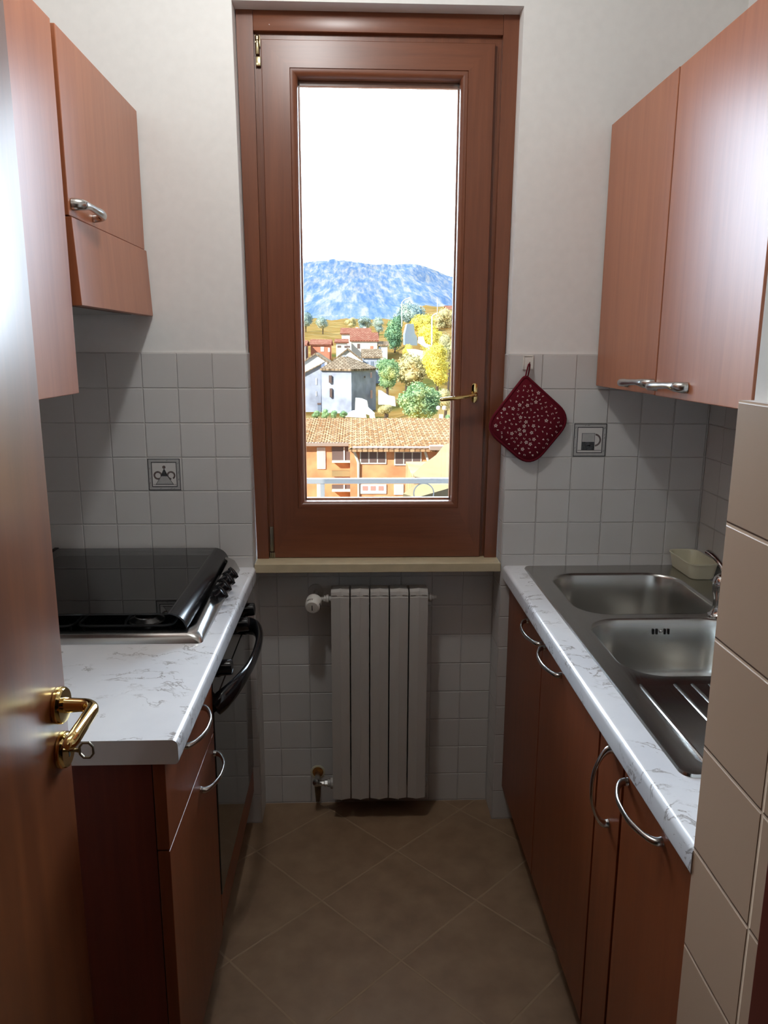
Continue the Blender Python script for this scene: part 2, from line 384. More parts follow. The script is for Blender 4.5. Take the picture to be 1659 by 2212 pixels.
# window wall: plaster with the window opening, tiled up to 1.50 m
b = NB()
hexa(b, [(-1.1, .005, 0), (-.3595, .005, 0), (-.3595, .30, 0), (-1.1, .30, 0)], [(-1.1, .005, 1.5), (-.3595, .005, 1.5), (-.3595, .30, 1.5), (-1.1, .30, 1.5)])
hexa(b, [(-1.1, .005, 1.5), (-.3595, .005, 1.5), (-.3595, .30, 1.5), (-1.1, .30, 1.5)], [(-1.1, .005, 2.4035), (-.3667, .005, 2.4035), (-.3667, .30, 2.4035), (-1.1, .30, 2.4035)])
hexa(b, [(.3995, .005, 0), (1.15, .005, 0), (1.15, .30, 0), (.3995, .30, 0)], [(.3995, .005, 1.5), (1.15, .005, 1.5), (1.15, .30, 1.5), (.3995, .30, 1.5)])
hexa(b, [(.3995, .005, 1.5), (1.15, .005, 1.5), (1.15, .30, 1.5), (.3995, .30, 1.5)], [(.4035, .005, 2.4035), (1.15, .005, 2.4035), (1.15, .30, 2.4035), (.4035, .30, 2.4035)])
box(b, -1.1, 1.15, .005, .30, 2.4035, CZ)
box(b, -.3595, .3995, .114, .30, 0, .849)
wall_back = struct('wall_back', b, 'plaster')
def clad(name, boxes, mats, parent, **k):
    b = NB()
    for q in boxes: box(b, *q)
    by_normal(b); return obj(name, b, mats, parent, 0, **k)
clad('tile_cladding', [(-.97, -.3555, 0, .0052, 0, 1.5015)], ['tile_xz', 'tile_yz', 'edge'], wall_back)
clad('tile_cladding', [(.3962, 1.0, 0, .0052, 0, 1.5015)], ['tile_xz_r', 'tile_yz', 'edge'], wall_back)
clad('reveal_tiles', [(-.3600, -.3555, .0053, .0595, .877, 1.5015), (-.3600, -.3555, .0053, .1105, 0, .849)], ['tile_xz', 'tile_yz', 'edge'], wall_back)
clad('reveal_tiles', [(.3962, .4000, .0053, .0595, .877, 1.5015), (.3962, .4000, .0053, .1105, 0, .849)], ['tile_xz_r', 'tile_yz', 'edge'], wall_back)
clad('niche_tiles', [(-.3555, .3962, .1105, .1142, 0, .849)], ['tile_xz_n', 'tile_yz', 'edge'], wall_back)
b = NB()
prism(b, [(-.192, .1103, .085), (-.166, .1103, .085), (-.170, .1103, .03), (-.174, .1103, .002), (-.186, .1103, .002), (-.189, .1103, .04)], (0, -.0004, 0))
obj('rust_stain', b, 'stain', wall_back, 0, label='brown rust stain running down tiles')
b = NB(); box(b, -1.1, -.975, -1.95, .005, 0, CZ); wl = struct('wall_left', b, 'plaster')
clad('tile_cladding', [(-.9752, -.9700, -1.046, 0, .8675, 1.5015)], ['tile_xz', 'tile_yz', 'edge'], wl)
b = NB(); box(b, 1.006, 1.15, -1.36, .005, 0, CZ); wr = struct('wall_right', b, 'plaster')
clad('tile_cladding', [(1.001, 1.0061, -1.355, 0, .80, 1.5015)], ['tile_xz_r', 'tile_yz', 'edge'], wr)
# doorway pier on the right, its beige tiles, dark lining and the wall around the doorway
b = NB(); box(b, .4195, 2.1, -1.95, -1.362, 0, CZ); box(b, -2.1, -.52, -1.95, -1.85, 0, CZ); box(b, -.52, .413, -1.95, -1.85, 2.12, CZ)
wf = struct('wall_front', b, 'plaster')
clad('beige_tiles', [(.405, .4196, -1.53, -1.354, 0, 1.4605), (.4197, 1.0, -1.3621, -1.354, 0, 1.4605)], ['tile_xz_r', 'tile_beige', 'edge'], wf)
b = NB(); box(b, .398, .4193, -1.96, -1.5305, 0, 2.12, .003); struct('trim_1', b, 'trim_wood')
b = NB(); box(b, 2.1, 2.2, -6.0, -1.95, 0, CZ); box(b, -2.2, -2.1, -6.0, -1.95, 0, CZ); struct('wall_corridor', b, 'corridor')
b = NB(); box(b, -2.2, 2.2, -6.1, -6.0, 0, CZ); struct('wall_rear', b, 'corridor')

# ------------------------------------------------------------------ window
W = NB()
hexa(W, [(-.352, .06, .8765), (-.3165, .06, .8765), (-.3165, .13, .8765), (-.352, .13, .8765)], [(-.3645, .06, 2.4035), (-.3195, .06, 2.4035), (-.3195, .13, 2.4035), (-.3645, .13, 2.4035)])
hexa(W, [(.3545, .06, .8765), (.392, .06, .8765), (.392, .13, .8765), (.3545, .13, .8765)], [(.3605, .06, 2.4035), (.4040, .06, 2.4035), (.4040, .13, 2.4035), (.3605, .13, 2.4035)])
win = obj('window_1', W, 'frame_wood', None, 0, kind='structure')
b = NB(); box(b, -.3190, .3600, .0605, .13, 2.3530, 2.4035, .0015)
for sx, sz in ((-.276, 2.368), (.300, 2.364)): lathe(b, [(.0022, 0), (.0022, .001), (.001, .0012)], (sx, .0606, sz), (0, -1, 0), 10)
obj('head_rail', b, 'frame_wood_h', win, 30)
b = NB(); box(b, -.3190, -.2985, .078, .13, .877, 2.353); box(b, .3365, .3600, .078, .13, .877, 2.353); box(b, -.2985, .3365, .078, .13, 2.3350, 2.353)
box(b, -.3125, -.3105, .0765, .08, .877, 2.34); box(b, .3485, .3505, .0755, .08, .885, 2.33)
obj('rebate_strip', b, 'frame_wood', win, 0)
def rl(x0, x1, z0, z1, y): return [(x0, y, z0), (x1, y, z0), (x1, y, z1), (x0, y, z1)]
def sash_loops():
    ox0, ox1, oz0, oz1 = -.2995, .3405, .8780, 2.3340
    gx0, gx1, gz0, gz1 = -.2225, .2675, 1.0350, 2.2640
    L = [rl(ox0, ox1, oz0, oz1, .118), rl(ox0, ox1, oz0, oz1, .0665), rl(ox0+.0015, ox1-.0015, oz0+.0015, oz1-.0015, .0650)]
    L += [rl(gx0-.0012, gx1+.0012, gz0-.0012, gz1+.0012, .0650), rl(gx0, gx1, gz0, gz1, .0675), rl(gx0+.0008, gx1-.0008, gz0+.0008, gz1-.0008, .0660)]
    for k in range(1, 8):
        a = k/7*PI/2; d = .018*math.sin(a); e = .016*(1-math.cos(a))
        L.append(rl(gx0+.001+d, gx1-.001-d, gz0+.001+d, gz1-.001-d, .0660+e))
    L.append(rl(gx0+.019, gx1-.019, gz0+.019, gz1-.019, .118))
    return L
b = NB(); L = sash_loops(); loft(b, L+[L[0]], cap=False)
b.faces.ensure_lookup_table()
b.normal_update()
for f in b.faces:
    c = f.calc_center_median(); 
    if min(abs(c.z-.95), abs(c.z-2.30)) < .10 and -.21 < c.x < .26: f.material_index = 1
sash = obj('sash', b, ['frame_wood', 'frame_wood_h'], win, 25)
b = NB(); box(b, -.2045, .2495, .098, .102, 1.053, 2.246); obj('glass_pane', b, 'glass', win, 0)
b = NB()
for q in ((-.2035, -.1985, .1025, .116, 1.054, 2.245), (.2435, .2485, .1025, .116, 1.054, 2.245), (-.2035, .2485, .1025, .116, 2.230, 2.245), (-.2035, .2485, .1025, .116, 1.054, 1.060)): box(b, *q, .001)
obj('glazing_bead', b, 'frame_wood_h', win, 0)
# hinges
b = NB(); lathe(b, [(.005, 0), (.006, .002), (.006, .028), (.004, .030), (.004, .034), (.0065, .036), (.0065, .044), (.003, .048)], (-.3095, .067, 2.296), (0, 0, 1), 14)
box(b, -.3150, -.3015, .066, .075, 2.268, 2.292, .002)
for hz in (2.273, 2.286): lathe(b, [(.0022, 0), (.0022, .0008)], (-.3080+(hz-2.28)*.4, .0658, hz), (0, -1, 0), 10)
box(b, -.3160, -.3130, .068, .075, 2.316, 2.346, .001); box(b, -.3050, -.3020, .068, .075, 2.316, 2.346, .001)
obj('hinge', b, 'oldbrass', win, label='brass hinge with cover plate, upper left corner')
b = NB()
for k in range(3): lathe(b, [(.0032, 0), (.0035, .002), (.0035, .016), (.001, .018)], (-.3115+.0055*k, .066, .8772), (0, 0, 1), 10)
box(b, -.3135, -.3020, .070, .077, .896, .975, .002)
obj('hinge', b, 'keymetal', win, label='dull steel hinge at lower left corner')
# handle
b = NB()
prism(b, [(.309+.0095*math.cos(a)*1.0, .0648, 1.3860+(.0185 if math.sin(a) > 0 else -.0185)+.0105*math.sin(a)) for a in [2*PI*k/28 for k in range(28)]], (0, -.006, 0), .0015)
hd = obj('handle_plate', b, 'brass', win)
b = NB(); pts = curve([(.309, .060, 1.3835), (.309, .040, 1.3830), (.303, .026, 1.3820), (.285, .018, 1.3790), (.245, .016, 1.3735), (.207, .016, 1.3695), (.201, .016, 1.3690)], 6)
sweep(b, pts, lerp_list([.0075, .0072, (.0075, .0062), (.008, .0058), (.0088, .0060), (.009, .0060), (.003, .002)][0:0] or [(.0075, .0075), (.0072, .0072), (.0075, .0064), (.008, .0058), (.0088, .0060), (.0085, .0058), (.003, .002)], 6))
obj('handle_lever', b, 'brass', win)
b = NB(); box(b, -.3530, .3945, -.006, .135, .8495, .8765, .0015); struct('trim_2', b, 'sill', parent=None)

# ------------------------------------------------------------------ open door leaf on the left
DX = -.468
b = NB(); box(b, DX-.042, DX, -1.95, -1.198, .012, 2.10, .0025); door = struct('door_1', b, 'door_wood', 30)
HY = -1.231
b = NB(); lathe(b, [(.0255, 0), (.0262, .0008), (.0262, .0042), (.0250, .0046), (.0262, .0050), (.0258, .0090), (.0240, .0112), (.0120, .0114)], (DX, HY, 1.0235), (1, 0, 0), 36)
obj('handle_rosette', b, 'brass', door)
b = NB(); pts = [(DX+.010, HY, 1.0235), (DX+.016, HY, 1.0235), (DX+.034, HY, 1.0235)]
bend = [(DX+.034+.020*math.sin(a), HY-.020*(1-math.cos(a)), 1.0235) for a in [k*PI/2/8 for k in range(1, 9)]]
lev = [(DX+.0545, HY-.05, 1.0225), (DX+.0550, HY-.09, 1.0215), (DX+.0545, HY-.107, 1.021), (DX+.0542, HY-.1135, 1.021)]
allp = pts+bend+lev; rr = [(.0115, .0115), (.0105, .0105), (.0095, .0095)]+[(.0093, .0095)]*8+[(.0090, .0098), (.0092, .0102), (.0082, .0092), (.003, .004)]
sweep(b, allp, rr, n=18)
obj('handle_lever', b, 'brass', door)
b = NB(); lathe(b, [(.0255, 0), (.0262, .0008), (.0262, .0042), (.0250, .0046), (.0262, .0050), (.0258, .0090), (.0240, .0112), (.0120, .0114)], (DX, HY-.001, .9555), (1, 0, 0), 36)
box(b, DX+.0110, DX+.0118, HY-.0035, HY+.0015, .945, .966, 0, 2, 1)
obj('keyhole_rosette', b, ['brass', 'hole'], door)
b = NB(); KZ = .9540; KX = DX+.0112
sweep(b, [(KX, HY-.001, KZ), (KX+.010, HY-.001, KZ), (KX+.013, HY-.001, KZ), (KX+.0155, HY-.001, KZ)], [(.0022, .0022), (.0024, .0024), (.0024, .0035), (.0024, .0055)], n=12)
bow = [(KX+.0245+.0095*sx, HY-.001, KZ+.0115*sz) for sx, sz in ((-1, -.45), (-.45, -1), (.45, -1), (1, -.45), (1, .45), (.45, 1), (-.45, 1), (-1, .45))]
sweep(b, bow, (.0018, .0026), up=(0, 1, 0), n=8, closed=True)
single('key', 'small old steel key with octagonal bow left in the brass lock of the open door', 'key', b, 'keymetal', (KX, HY-.001, KZ))

# ------------------------------------------------------------------ handles for the fitted units
def bow_handle(parent, p0, p1, out, mat='satin', h=.031, name='handle'):
    """slim arched pull from p0 to p1 standing off along out"""
    p0, p1, out = Vector(p0), Vector(p1), Vector(out); d = p1-p0; L = d.length; u = d/L
    q = [p0+out*.0005, p0+out*.010+u*.001, p0+out*(h*.62)+u*(L*.10), p0+out*(h*.93)+u*(L*.30), p0+out*h+u*(L*.5), p0+out*(h*.93)+u*(L*.70), p0+out*(h*.62)+u*(L*.90), p1+out*.010-u*.001, p1+out*.0005]
    s = u.cross(out)
    ra = [(.0078, .0085), (.0060, .0075), (.0050, .0042), (.0060, .0034), (.0064, .0032), (.0060, .0034), (.0050, .0042), (.0060, .0075), (.0078, .0085)]
    b = NB(); pts = curve(q, 5); rr = lerp_list(ra, 5)
    loops = []
    for i, p in enumerate(pts):
        t = (pts[min(i+1, len(pts)-1)]-pts[max(i-1, 0)]).normalized(); nrm = s.cross(t).normalized()
        loops.append([p+s*rr[i][0]*math.cos(2*PI*k/14)+nrm*rr[i][1]*math.sin(2*PI*k/14) for k in range(14)])
    loft(b, loops); return obj(name, b, mat, parent, 50)
def wave_handle(parent, y0, y1, x, z, sx, flip=False):
    """short wavy pull of the wall units, along y, standing off along sx"""
    b = NB(); L = y1-y0
    sh = [(0, .000, .000), (.02, .010, .000), (.10, .020, .0005), (.30, .024, .001), (.52, .026, .000), (.75, .028, -.001), (.93, .024, -.002), (1.0, .013, -.003), (.99, .000, -.004)]
    ra = [(.0100, .0120), (.0095, .0120), (.0090, .0105), (.0070, .0072), (.0072, .0078), (.0085, .0095), (.0090, .0098), (.0080, .0090), (.0065, .0085)]
    pts = []
    for t, o, dz in sh:
        tt = 1-t if flip else t
        pts.append((x+sx*o, y0+L*tt, z+dz*2))
    sweep(b, curve(pts, 5), lerp_list(ra, 5), up=(0, 0, 1), n=14)
    return obj('handle', b, 'satin', parent, 60)

# ------------------------------------------------------------------ left base run
WTz0, WTz1 = .822, .867
def worktop(name, label, xs, xe, y0, y1, sgn, extra=()):
    """laminate top; rounded long edge at xe"""
    r = .011; sec = []
    sec.append((xs, WTz0)); sec.append((xs, WTz1))
    for k in range(9):
        a = PI/2-k*PI/2/8; sec.append((xe-sgn*r+sgn*r*math.cos(a), WTz1-r+r*math.sin(a)))
    for k in range(5):
        a = -k*PI/2/4; sec.append((xe-sgn*.007+sgn*.007*math.cos(a), WTz0+.007+.007*math.sin(a)))
    b = NB(); t = NB()
    loft(t, [[(x, y, z) for x, z in sec] for y in (y0, y1)])
    t.normal_update()
    for f in t.faces:
        if abs(f.normal.y) > .9: f.material_index = 1
    join(b, t)
    for q in extra: box(b, *q, WTz0, WTz1)
    return single(name, label, 'worktop', b, ['marble', 'edge'], ((xs+xe)/2, (y0+y1)/2, WTz0), smooth=30)
worktop('worktop', 'white marble-pattern laminate worktop under the gas hob, left of the kitchen', -.972, -.3495, -1.0460, -.0005, 1)
FX = -.377
bc = thing('base_cabinet', 'cherry base cabinet with drawer and door under the left worktop, beside the open door', 'cabinet', (-.68, -.82, 0))
b = NB(); box(b, -.972, FX-.023, -1.033, -.605, .10, .8215, .001); obj('body', b, 'cherry_dark', bc, 0)
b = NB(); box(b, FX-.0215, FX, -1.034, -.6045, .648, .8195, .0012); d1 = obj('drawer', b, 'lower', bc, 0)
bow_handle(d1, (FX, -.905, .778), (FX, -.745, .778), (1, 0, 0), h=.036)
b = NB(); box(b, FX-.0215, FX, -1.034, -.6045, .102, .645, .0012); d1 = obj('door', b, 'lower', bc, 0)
bow_handle(d1, (FX, -.768, .600), (FX, -.618, .600), (1, 0, 0), h=.034)
b = NB(); box(b, -.93, FX-.055, -1.02, -.605, 0, .0995); obj('plinth', b, 'cherry_dark', bc, 0)
ov = thing('oven', 'black built-in oven with glass door and big curved handle under the hob', 'oven', (-.66, -.30, .10))
b = NB(); box(b, -.95, FX-.0225, -.600, -.010, .12, .8210); obj('body', b, 'matteblack', ov, 0)
b = NB(); box(b, FX-.022, FX+.001, -.5995, -.008, .712, .8200, .002); obj('control_panel', b, 'blackplastic', ov, 0)
b = NB(); box(b, FX-.022, FX+.002, -.5995, -.008, .210, .709, .002); od = obj('door', b, 'ovenglass', ov, 0)
b = NB()
pts = curve([(FX+.001, -.590, .700), (FX+.018, -.575, .712), (FX+.044, -.535, .728), (FX+.063, -.460, .738), (FX+.070, -.370, .742), (FX+.067, -.270, .742), (FX+.050, -.185, .738), (FX+.022, -.130, .728), (FX+.001, -.110, .715)], 6)
rr = lerp_list([(.020, .022), (.019, .026), (.014, .023), (.010, .017), (.009, .015), (.010, .017), (.014, .023), (.019, .026), (.020, .022)], 6)
sweep(b, pts, rr, n=14); obj('handle', b, 'blackplastic', od, 60)
for ky in (-.535, -.245, -.125):
    b = NB(); kz = .775
    lathe(b, [(.0220, 0), (.0225, .004), (.0195, .010), (.0185, .032), (.0170, .036), (.006, .038)], (FX+.0012, ky, kz), (1, 0, .05), 26)
    obj('knob', b, 'blackplastic', ov)
b = NB(); box(b, FX-.0215, FX, -.5995, -.010, .122, .206, .0012); obj('lower_panel', b, 'lower', ov, 0)
b = NB(); box(b, -.93, FX-.055, -.600, -.010, 0, .0995); obj('plinth', b, 'cherry_dark', ov, 0)
b = NB(); box(b, -.95, FX-.03, -.598, -.012, .0996, .1195); obj('base_board', b, 'cherry_dark', ov, 0)

# gas hob with its glass lid
hb = thing('gas_hob', 'stainless gas hob with closed smoked glass lid set into the left worktop', 'hob', (-.67, -.31, WTz1))
HX0, HX1, HY0, HY1 = -.955, -.392, -.612, -.022
b = NB()
def hl(dx, r, z, wave=0):
    out = []
    for x, y in rrect(HX0+dx, HX1-dx, HY0+dx, HY1-dx, r, 5):
        zz = z
        if wave and x > HX1-.06:
            t = max(0, min(1, (y+.47)/.10)); t = t*t*(3-2*t); zz += wave*t
        out.append((x, y, zz))
    return out
loft(b, [hl(0, .012, WTz1+.0005), hl(.001, .014, WTz1+.004), hl(.004, .020, WTz1+.012, .004), hl(.010, .03, WTz1+.020, .016), hl(.020, .04, WTz1+.024, .022), hl(.026, .045, WTz1+.023, .020), hl(.030, .05, WTz1+.010)])
obj('base_tray', b, 'steel', hb, 50)
b = NB(); loft(b, [hl(.0305, .05, WTz1+.0105), hl(.031, .05, WTz1+.0135)]); obj('black_pan', b, 'black', hb, 30)
for ky in (-.372, -.315, -.258, -.201):
    b = NB(); c = Vector((HX1-.008, ky, WTz1+.031)); ax = Vector((.80, 0, .60))
    lathe(b, [(.0165, -.012), (.0165, 0), (.0175, .002), (.0162, .006), (.0148, .019), (.0130, .0220), (.004, .0232)], c, ax, 22)
    s = ax.normalized(); w = Vector((0, 1, 0)); q = s.cross(w)
    t = c+s*.019
    sweep(b, [t-q*.0175, t-q*.007, t+q*.007, t+q*.0175], [(.003, .005), (.0055, .0075), (.0055, .0075), (.003, .005)], up=tuple(s), n=10)
    obj('knob', b, 'blackplastic', hb)
for bx, by, br in ((-.545, -.492, .034), (-.800, -.492, .030), (-.555, -.165, .046), (-.810, -.165, .034)):
    b = NB(); z0 = WTz1+.0137
    lathe(b, [(br*1.25, 0), (br*1.22, .003), (br*.80, .010), (br*.78, .012), (br*.3, .0125)], (bx, by, z0), (0, 0, 1), 28)
    bu = obj('burner', b, 'satin', hb)
    b = NB(); lathe(b, [(br*.70, 0), (br*.74, .002), (br*.74, .006), (br*.6, .0085), (br*.1, .009)], (bx, by, z0+.0126), (0, 0, 1), 28); obj('burner_cap', b, 'black', bu)
for gx0, gx1 in ((-.905, -.690), (-.680, -.465)):
    b = NB(); gz = WTz1+.030
    fr = [(x, y, gz) for x, y in rrect(gx0, gx1, -.575, -.060, .02, 3)]
    sweep(b, fr, .0032, n=6, closed=True)
    sweep(b, [(gx0, -.32, gz), (gx1, -.32, gz)], .0032, n=6)
    mx = (gx0+gx1)/2
    for yy in (-.492, -.165):
        for ax, ay, ex, ey in ((gx0, yy, mx-.03, yy), (gx1, yy, mx+.03, yy), (mx, yy-.083 if yy < -.3 else yy-.155, mx, yy-.03), (mx, yy+.172 if yy < -.3 else yy+.105, mx, yy+.03)):
            sweep(b, [(ax, ay, gz), (ax+(ex-ax)*.25, ay+(ey-ay)*.25, gz+.008), (ex, ey, gz+.008), (ex+(ex-ax)*.02, ey, gz+.002)], .003, n=6)
    for fx in (gx0+.01, gx1-.01):
        for fy in (-.56, -.075): sweep(b, [(fx, fy, gz), (fx, fy, WTz1+.0137)], .003, n=6)
    obj('pan_support', b, 'matteblack', hb, 60)
LZ = WTz1+.064
lid = thing_lid = None
b = NB(); box(b, -.935, -.468, -.594, -.020, LZ-.002, LZ+.0025, .001); lid = obj('glass_lid', b, 'smoke', hb, 0, label='smoked see-through glass lid')
b = NB(); sec = []
for k in range(11):
    a = PI/2-k*(PI*.44)/10; sec.append((-.468+.042*math.cos(a), LZ-.040+.0425*math.sin(a)))
sec2 = [(x-.003, z-.003) for x, z in sec]
loops = []
for x, z in sec+[]: loops.append((x, z))
ring = sec+sec2[::-1]
def yin(x): return -.594 if x < -.44 else -.594+.0*(x+.44)
loft(b, [[(x, yin(x), z) for x, z in ring], [(x, -.020, z) for x, z in ring]])
obj('lid_edge', b, 'black', lid, 50)
for hx in (-.86, -.72, -.57):
    b = NB(); sweep(b, [(hx-.022, -.026, LZ-.030), (hx, -.022, LZ-.003), (hx+.003, -.022, LZ-.030)], (.0045, .003), n=8); obj('lid_hinge', b, 'matteblack', lid, 50)
b = NB(); box(b, -.940, -.925, -.060, -.012, WTz1+.026, LZ+.004, .003); obj('hinge_block', b, 'matteblack', hb)

# ------------------------------------------------------------------ left wall units
UX = -.626
wc = thing('wall_cabinet', 'tall cherry wall cabinet hung nearest the open door, upper left', 'cabinet', (-.80, -.82, 1.422))
b = NB(); box(b, -.9695, UX-.022, -1.047, -.600, 1.424, 2.128); obj('body', b, 'cherry_dark', wc, 0)
b = NB(); box(b, UX-.021, UX, -1.0475, -.5975, 1.422, 2.130, .0015); obj('door', b, 'cherry', wc, 0)
hc = thing('hood_cabinet', 'cherry hood cabinet with tilted flap hung above the gas hob, upper left', 'cabinet', (-.80, -.29, 1.60))
b = NB(); box(b, -.9695, UX-.022, -.5740, -.004, 1.622, 2.128); obj('body', b, 'cherry_dark', hc, 0)
b = NB(); box(b, UX-.021, UX, -.5750, -.0045, 1.779, 2.131, .0015); hd_ = obj('door', b, 'cherry', hc, 0)
wave_handle(hd_, -.556, -.425, UX, 1.803, 1)
b = NB(); prism(b, [(UX+.004, -.5745, 1.7765), (UX+.012, -.5745, 1.602), (UX-.008, -.5745, 1.601), (UX-.016, -.5745, 1.7765)], (0, .5735, 0), .001); obj('hood_flap', b, 'cherry', hc, 0, label='slightly tilted hood flap')
b = NB(); box(b, -.968, UX-.045, -.565, -.012, 1.604, 1.6215); obj('hood_underside', b, 'satin', hc, 0)

# ------------------------------------------------------------------ right wall unit
RX = .654
rc = thing('wall_cabinet', 'cherry two-door wall cabinet hung above the sink, upper right', 'cabinet', (.83, -.455, 1.412))
b = NB(); box(b, RX+.022, 1.0005, -.902, -.006, 1.414, 2.112); obj('body', b, 'cherry_dark', rc, 0)
b = NB(); box(b, RX, RX+.021, -.4535, -.006, 1.412, 2.114, .0018); dA = obj('door', b, 'cherry', rc, 0)
b = NB(); box(b, RX, RX+.021, -.904, -.4590, 1.411, 2.112, .0018); dB = obj('door', b, 'cherry', rc, 0)
wave_handle(dA, -.447, -.275, RX, 1.4375, -1)
wave_handle(dB, -.632, -.470, RX, 1.4385, -1)

# ------------------------------------------------------------------ right base run
GX = .425
worktop('worktop', 'white marble-pattern laminate worktop around the steel sink, right of the kitchen', .478, .4035, -1.3535, -.0005, -1, ((.478, 1.0005, -1.3535, -1.170), (.478, 1.0005, -.035, -.0005), (.948, 1.0005, -1.170, -.035)))
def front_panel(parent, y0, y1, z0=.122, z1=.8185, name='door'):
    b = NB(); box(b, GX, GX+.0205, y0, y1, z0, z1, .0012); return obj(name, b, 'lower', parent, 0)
sc_ = thing('sink_cabinet', 'cherry base cabinet with two doors below the double sink', 'cabinet', (.70, -.45, 0))
b = NB(); box(b, GX+.0215, .998, -.900, -.004, .120, .660); box(b, GX+.0215, GX+.04, -.900, -.004, .660, .8215); obj('body', b, 'cherry_dark', sc_, 0)
dA = front_panel(sc_, -.4325, -.0040); bow_handle(dA, (GX, -.425, .783), (GX, -.268, .787), (-1, 0, 0), h=.032)
dB = front_panel(sc_, -.8980, -.4365); bow_handle(dB, (GX, -.617, .783), (GX, -.462, .787), (-1, 0, 0), h=.032)
b = NB(); box(b, GX+.05, .95, -.900, -.004, 0, .1195); obj('plinth', b, 'cherry_dark', sc_, 0)
pc = thing('pull_out_cabinet', 'narrow cherry pull-out unit with an upright bow handle right of the sink cabinet', 'cabinet', (.70, -.97, 0))
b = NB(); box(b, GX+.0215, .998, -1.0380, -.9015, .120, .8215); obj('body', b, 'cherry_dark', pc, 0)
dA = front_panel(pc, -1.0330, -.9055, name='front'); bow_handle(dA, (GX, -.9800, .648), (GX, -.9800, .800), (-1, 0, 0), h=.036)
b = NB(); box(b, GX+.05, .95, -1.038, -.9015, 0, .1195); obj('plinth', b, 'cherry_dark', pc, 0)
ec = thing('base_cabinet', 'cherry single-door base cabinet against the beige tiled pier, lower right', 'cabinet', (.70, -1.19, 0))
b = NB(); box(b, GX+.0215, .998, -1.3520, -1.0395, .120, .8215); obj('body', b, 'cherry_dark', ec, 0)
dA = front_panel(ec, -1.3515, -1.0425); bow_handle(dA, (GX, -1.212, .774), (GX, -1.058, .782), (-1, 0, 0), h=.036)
b = NB(); box(b, GX+.05, .95, -1.352, -1.0395, 0, .1195); obj('plinth', b, 'cherry_dark', ec, 0)

# ------------------------------------------------------------------ sink, tap, tray
SZ = WTz1+.0005
sk = thing('double_sink', 'stainless steel double-bowl sink with ribbed drainer set into the right worktop', 'sink', (.71, -.60, WTz1))
SX0, SX1, SY0, SY1 = .4605, .965, -1.188, -.018
bowls = [(.512, .885, -.452, -.098, .085), (.507, .885, -.822, -.484, .085)]
drain = (.497, .940, -1.155, -.846, .03)
b = NB()
# deck as a ring-filled grid: outer lip loops, then triangulated plate with the holes
outer = rrect(SX0, SX1, SY0, SY1, .022, 6); inner_o = rrect(SX0+.006, SX1-.006, SY0+.006, SY1-.006, .018, 6)
lo = [b.verts.new((x, y, SZ)) for x, y in outer]; lm = [b.verts.new((x, y, SZ+.0045)) for x, y in rrect(SX0+.002, SX1-.002, SY0+.002, SY1-.002, .021, 6)]; li = [b.verts.new((x, y, SZ+.0040)) for x, y in inner_o]
n = len(lo)
for a, c in ((lo, lm), (lm, li)):
    for i in range(n): b.faces.new((a[i], a[(i+1) % n], c[(i+1) % n], c[i]))
edges = [b.edges.get((li[i], li[(i+1) % n])) for i in range(n)]
holes = []
for x0, x1, y0, y1, r in bowls:
    h = [b.verts.new((x, y, SZ+.0030)) for x, y in rrect(x0, x1, y0, y1, r, 8)]; holes.append(h)
x0, x1, y0, y1, r = drain
dh = [b.verts.new((x, y, SZ+.0030)) for x, y in rrect(x0, x1, y0, y1, r, 5)]; 
for h in holes+[dh]:
    for i in range(len(h)): edges.append(b.edges.new((h[i], h[(i+1) % len(h)])))
bmesh.ops.triangle_fill(b, use_beauty=True, use_dissolve=False, edges=edges)
# drainer: shallow tray with raised ribs, one continuous height field
gx, gy = 70, 24
grid = []
dl = [b.verts.new((x, y, SZ-.0010)) for x, y in rrect(x0+.007, x1-.007, y0+.007, y1-.007, r*.8, 5)]
for i in range(len(dh)): b.faces.new((dh[i], dh[(i+1) % len(dh)], dl[(i+1) % len(dl)], dl[i]))
b.faces.new(dl)
obj('deck', b, 'steel', sk, 35)
b = NB()
for k in range(11):
    rx = .5160+.0350*k; 
    if rx > .93: break
    if k == 1: continue
    t = NB(); yy0, yy1 = -1.138, -.852
    sec = [(-.0042, 0), (-.0030, .0018), (-.0012, .0028), (.0012, .0028), (.0030, .0018), (.0042, 0)]
    loft(t, [[(rx+q*.3, yy0-.006, SZ-.0011) for q, z in sec], [(rx+q, yy0, SZ-.0011+z) for q, z in sec], [(rx+q, yy1, SZ-.0011+z) for q, z in sec], [(rx+q*.3, yy1+.004, SZ-.0011) for q, z in sec]], cap=False)
    join(b, t)
obj('ribbed_drainer', b, 'steel', sk, 60)
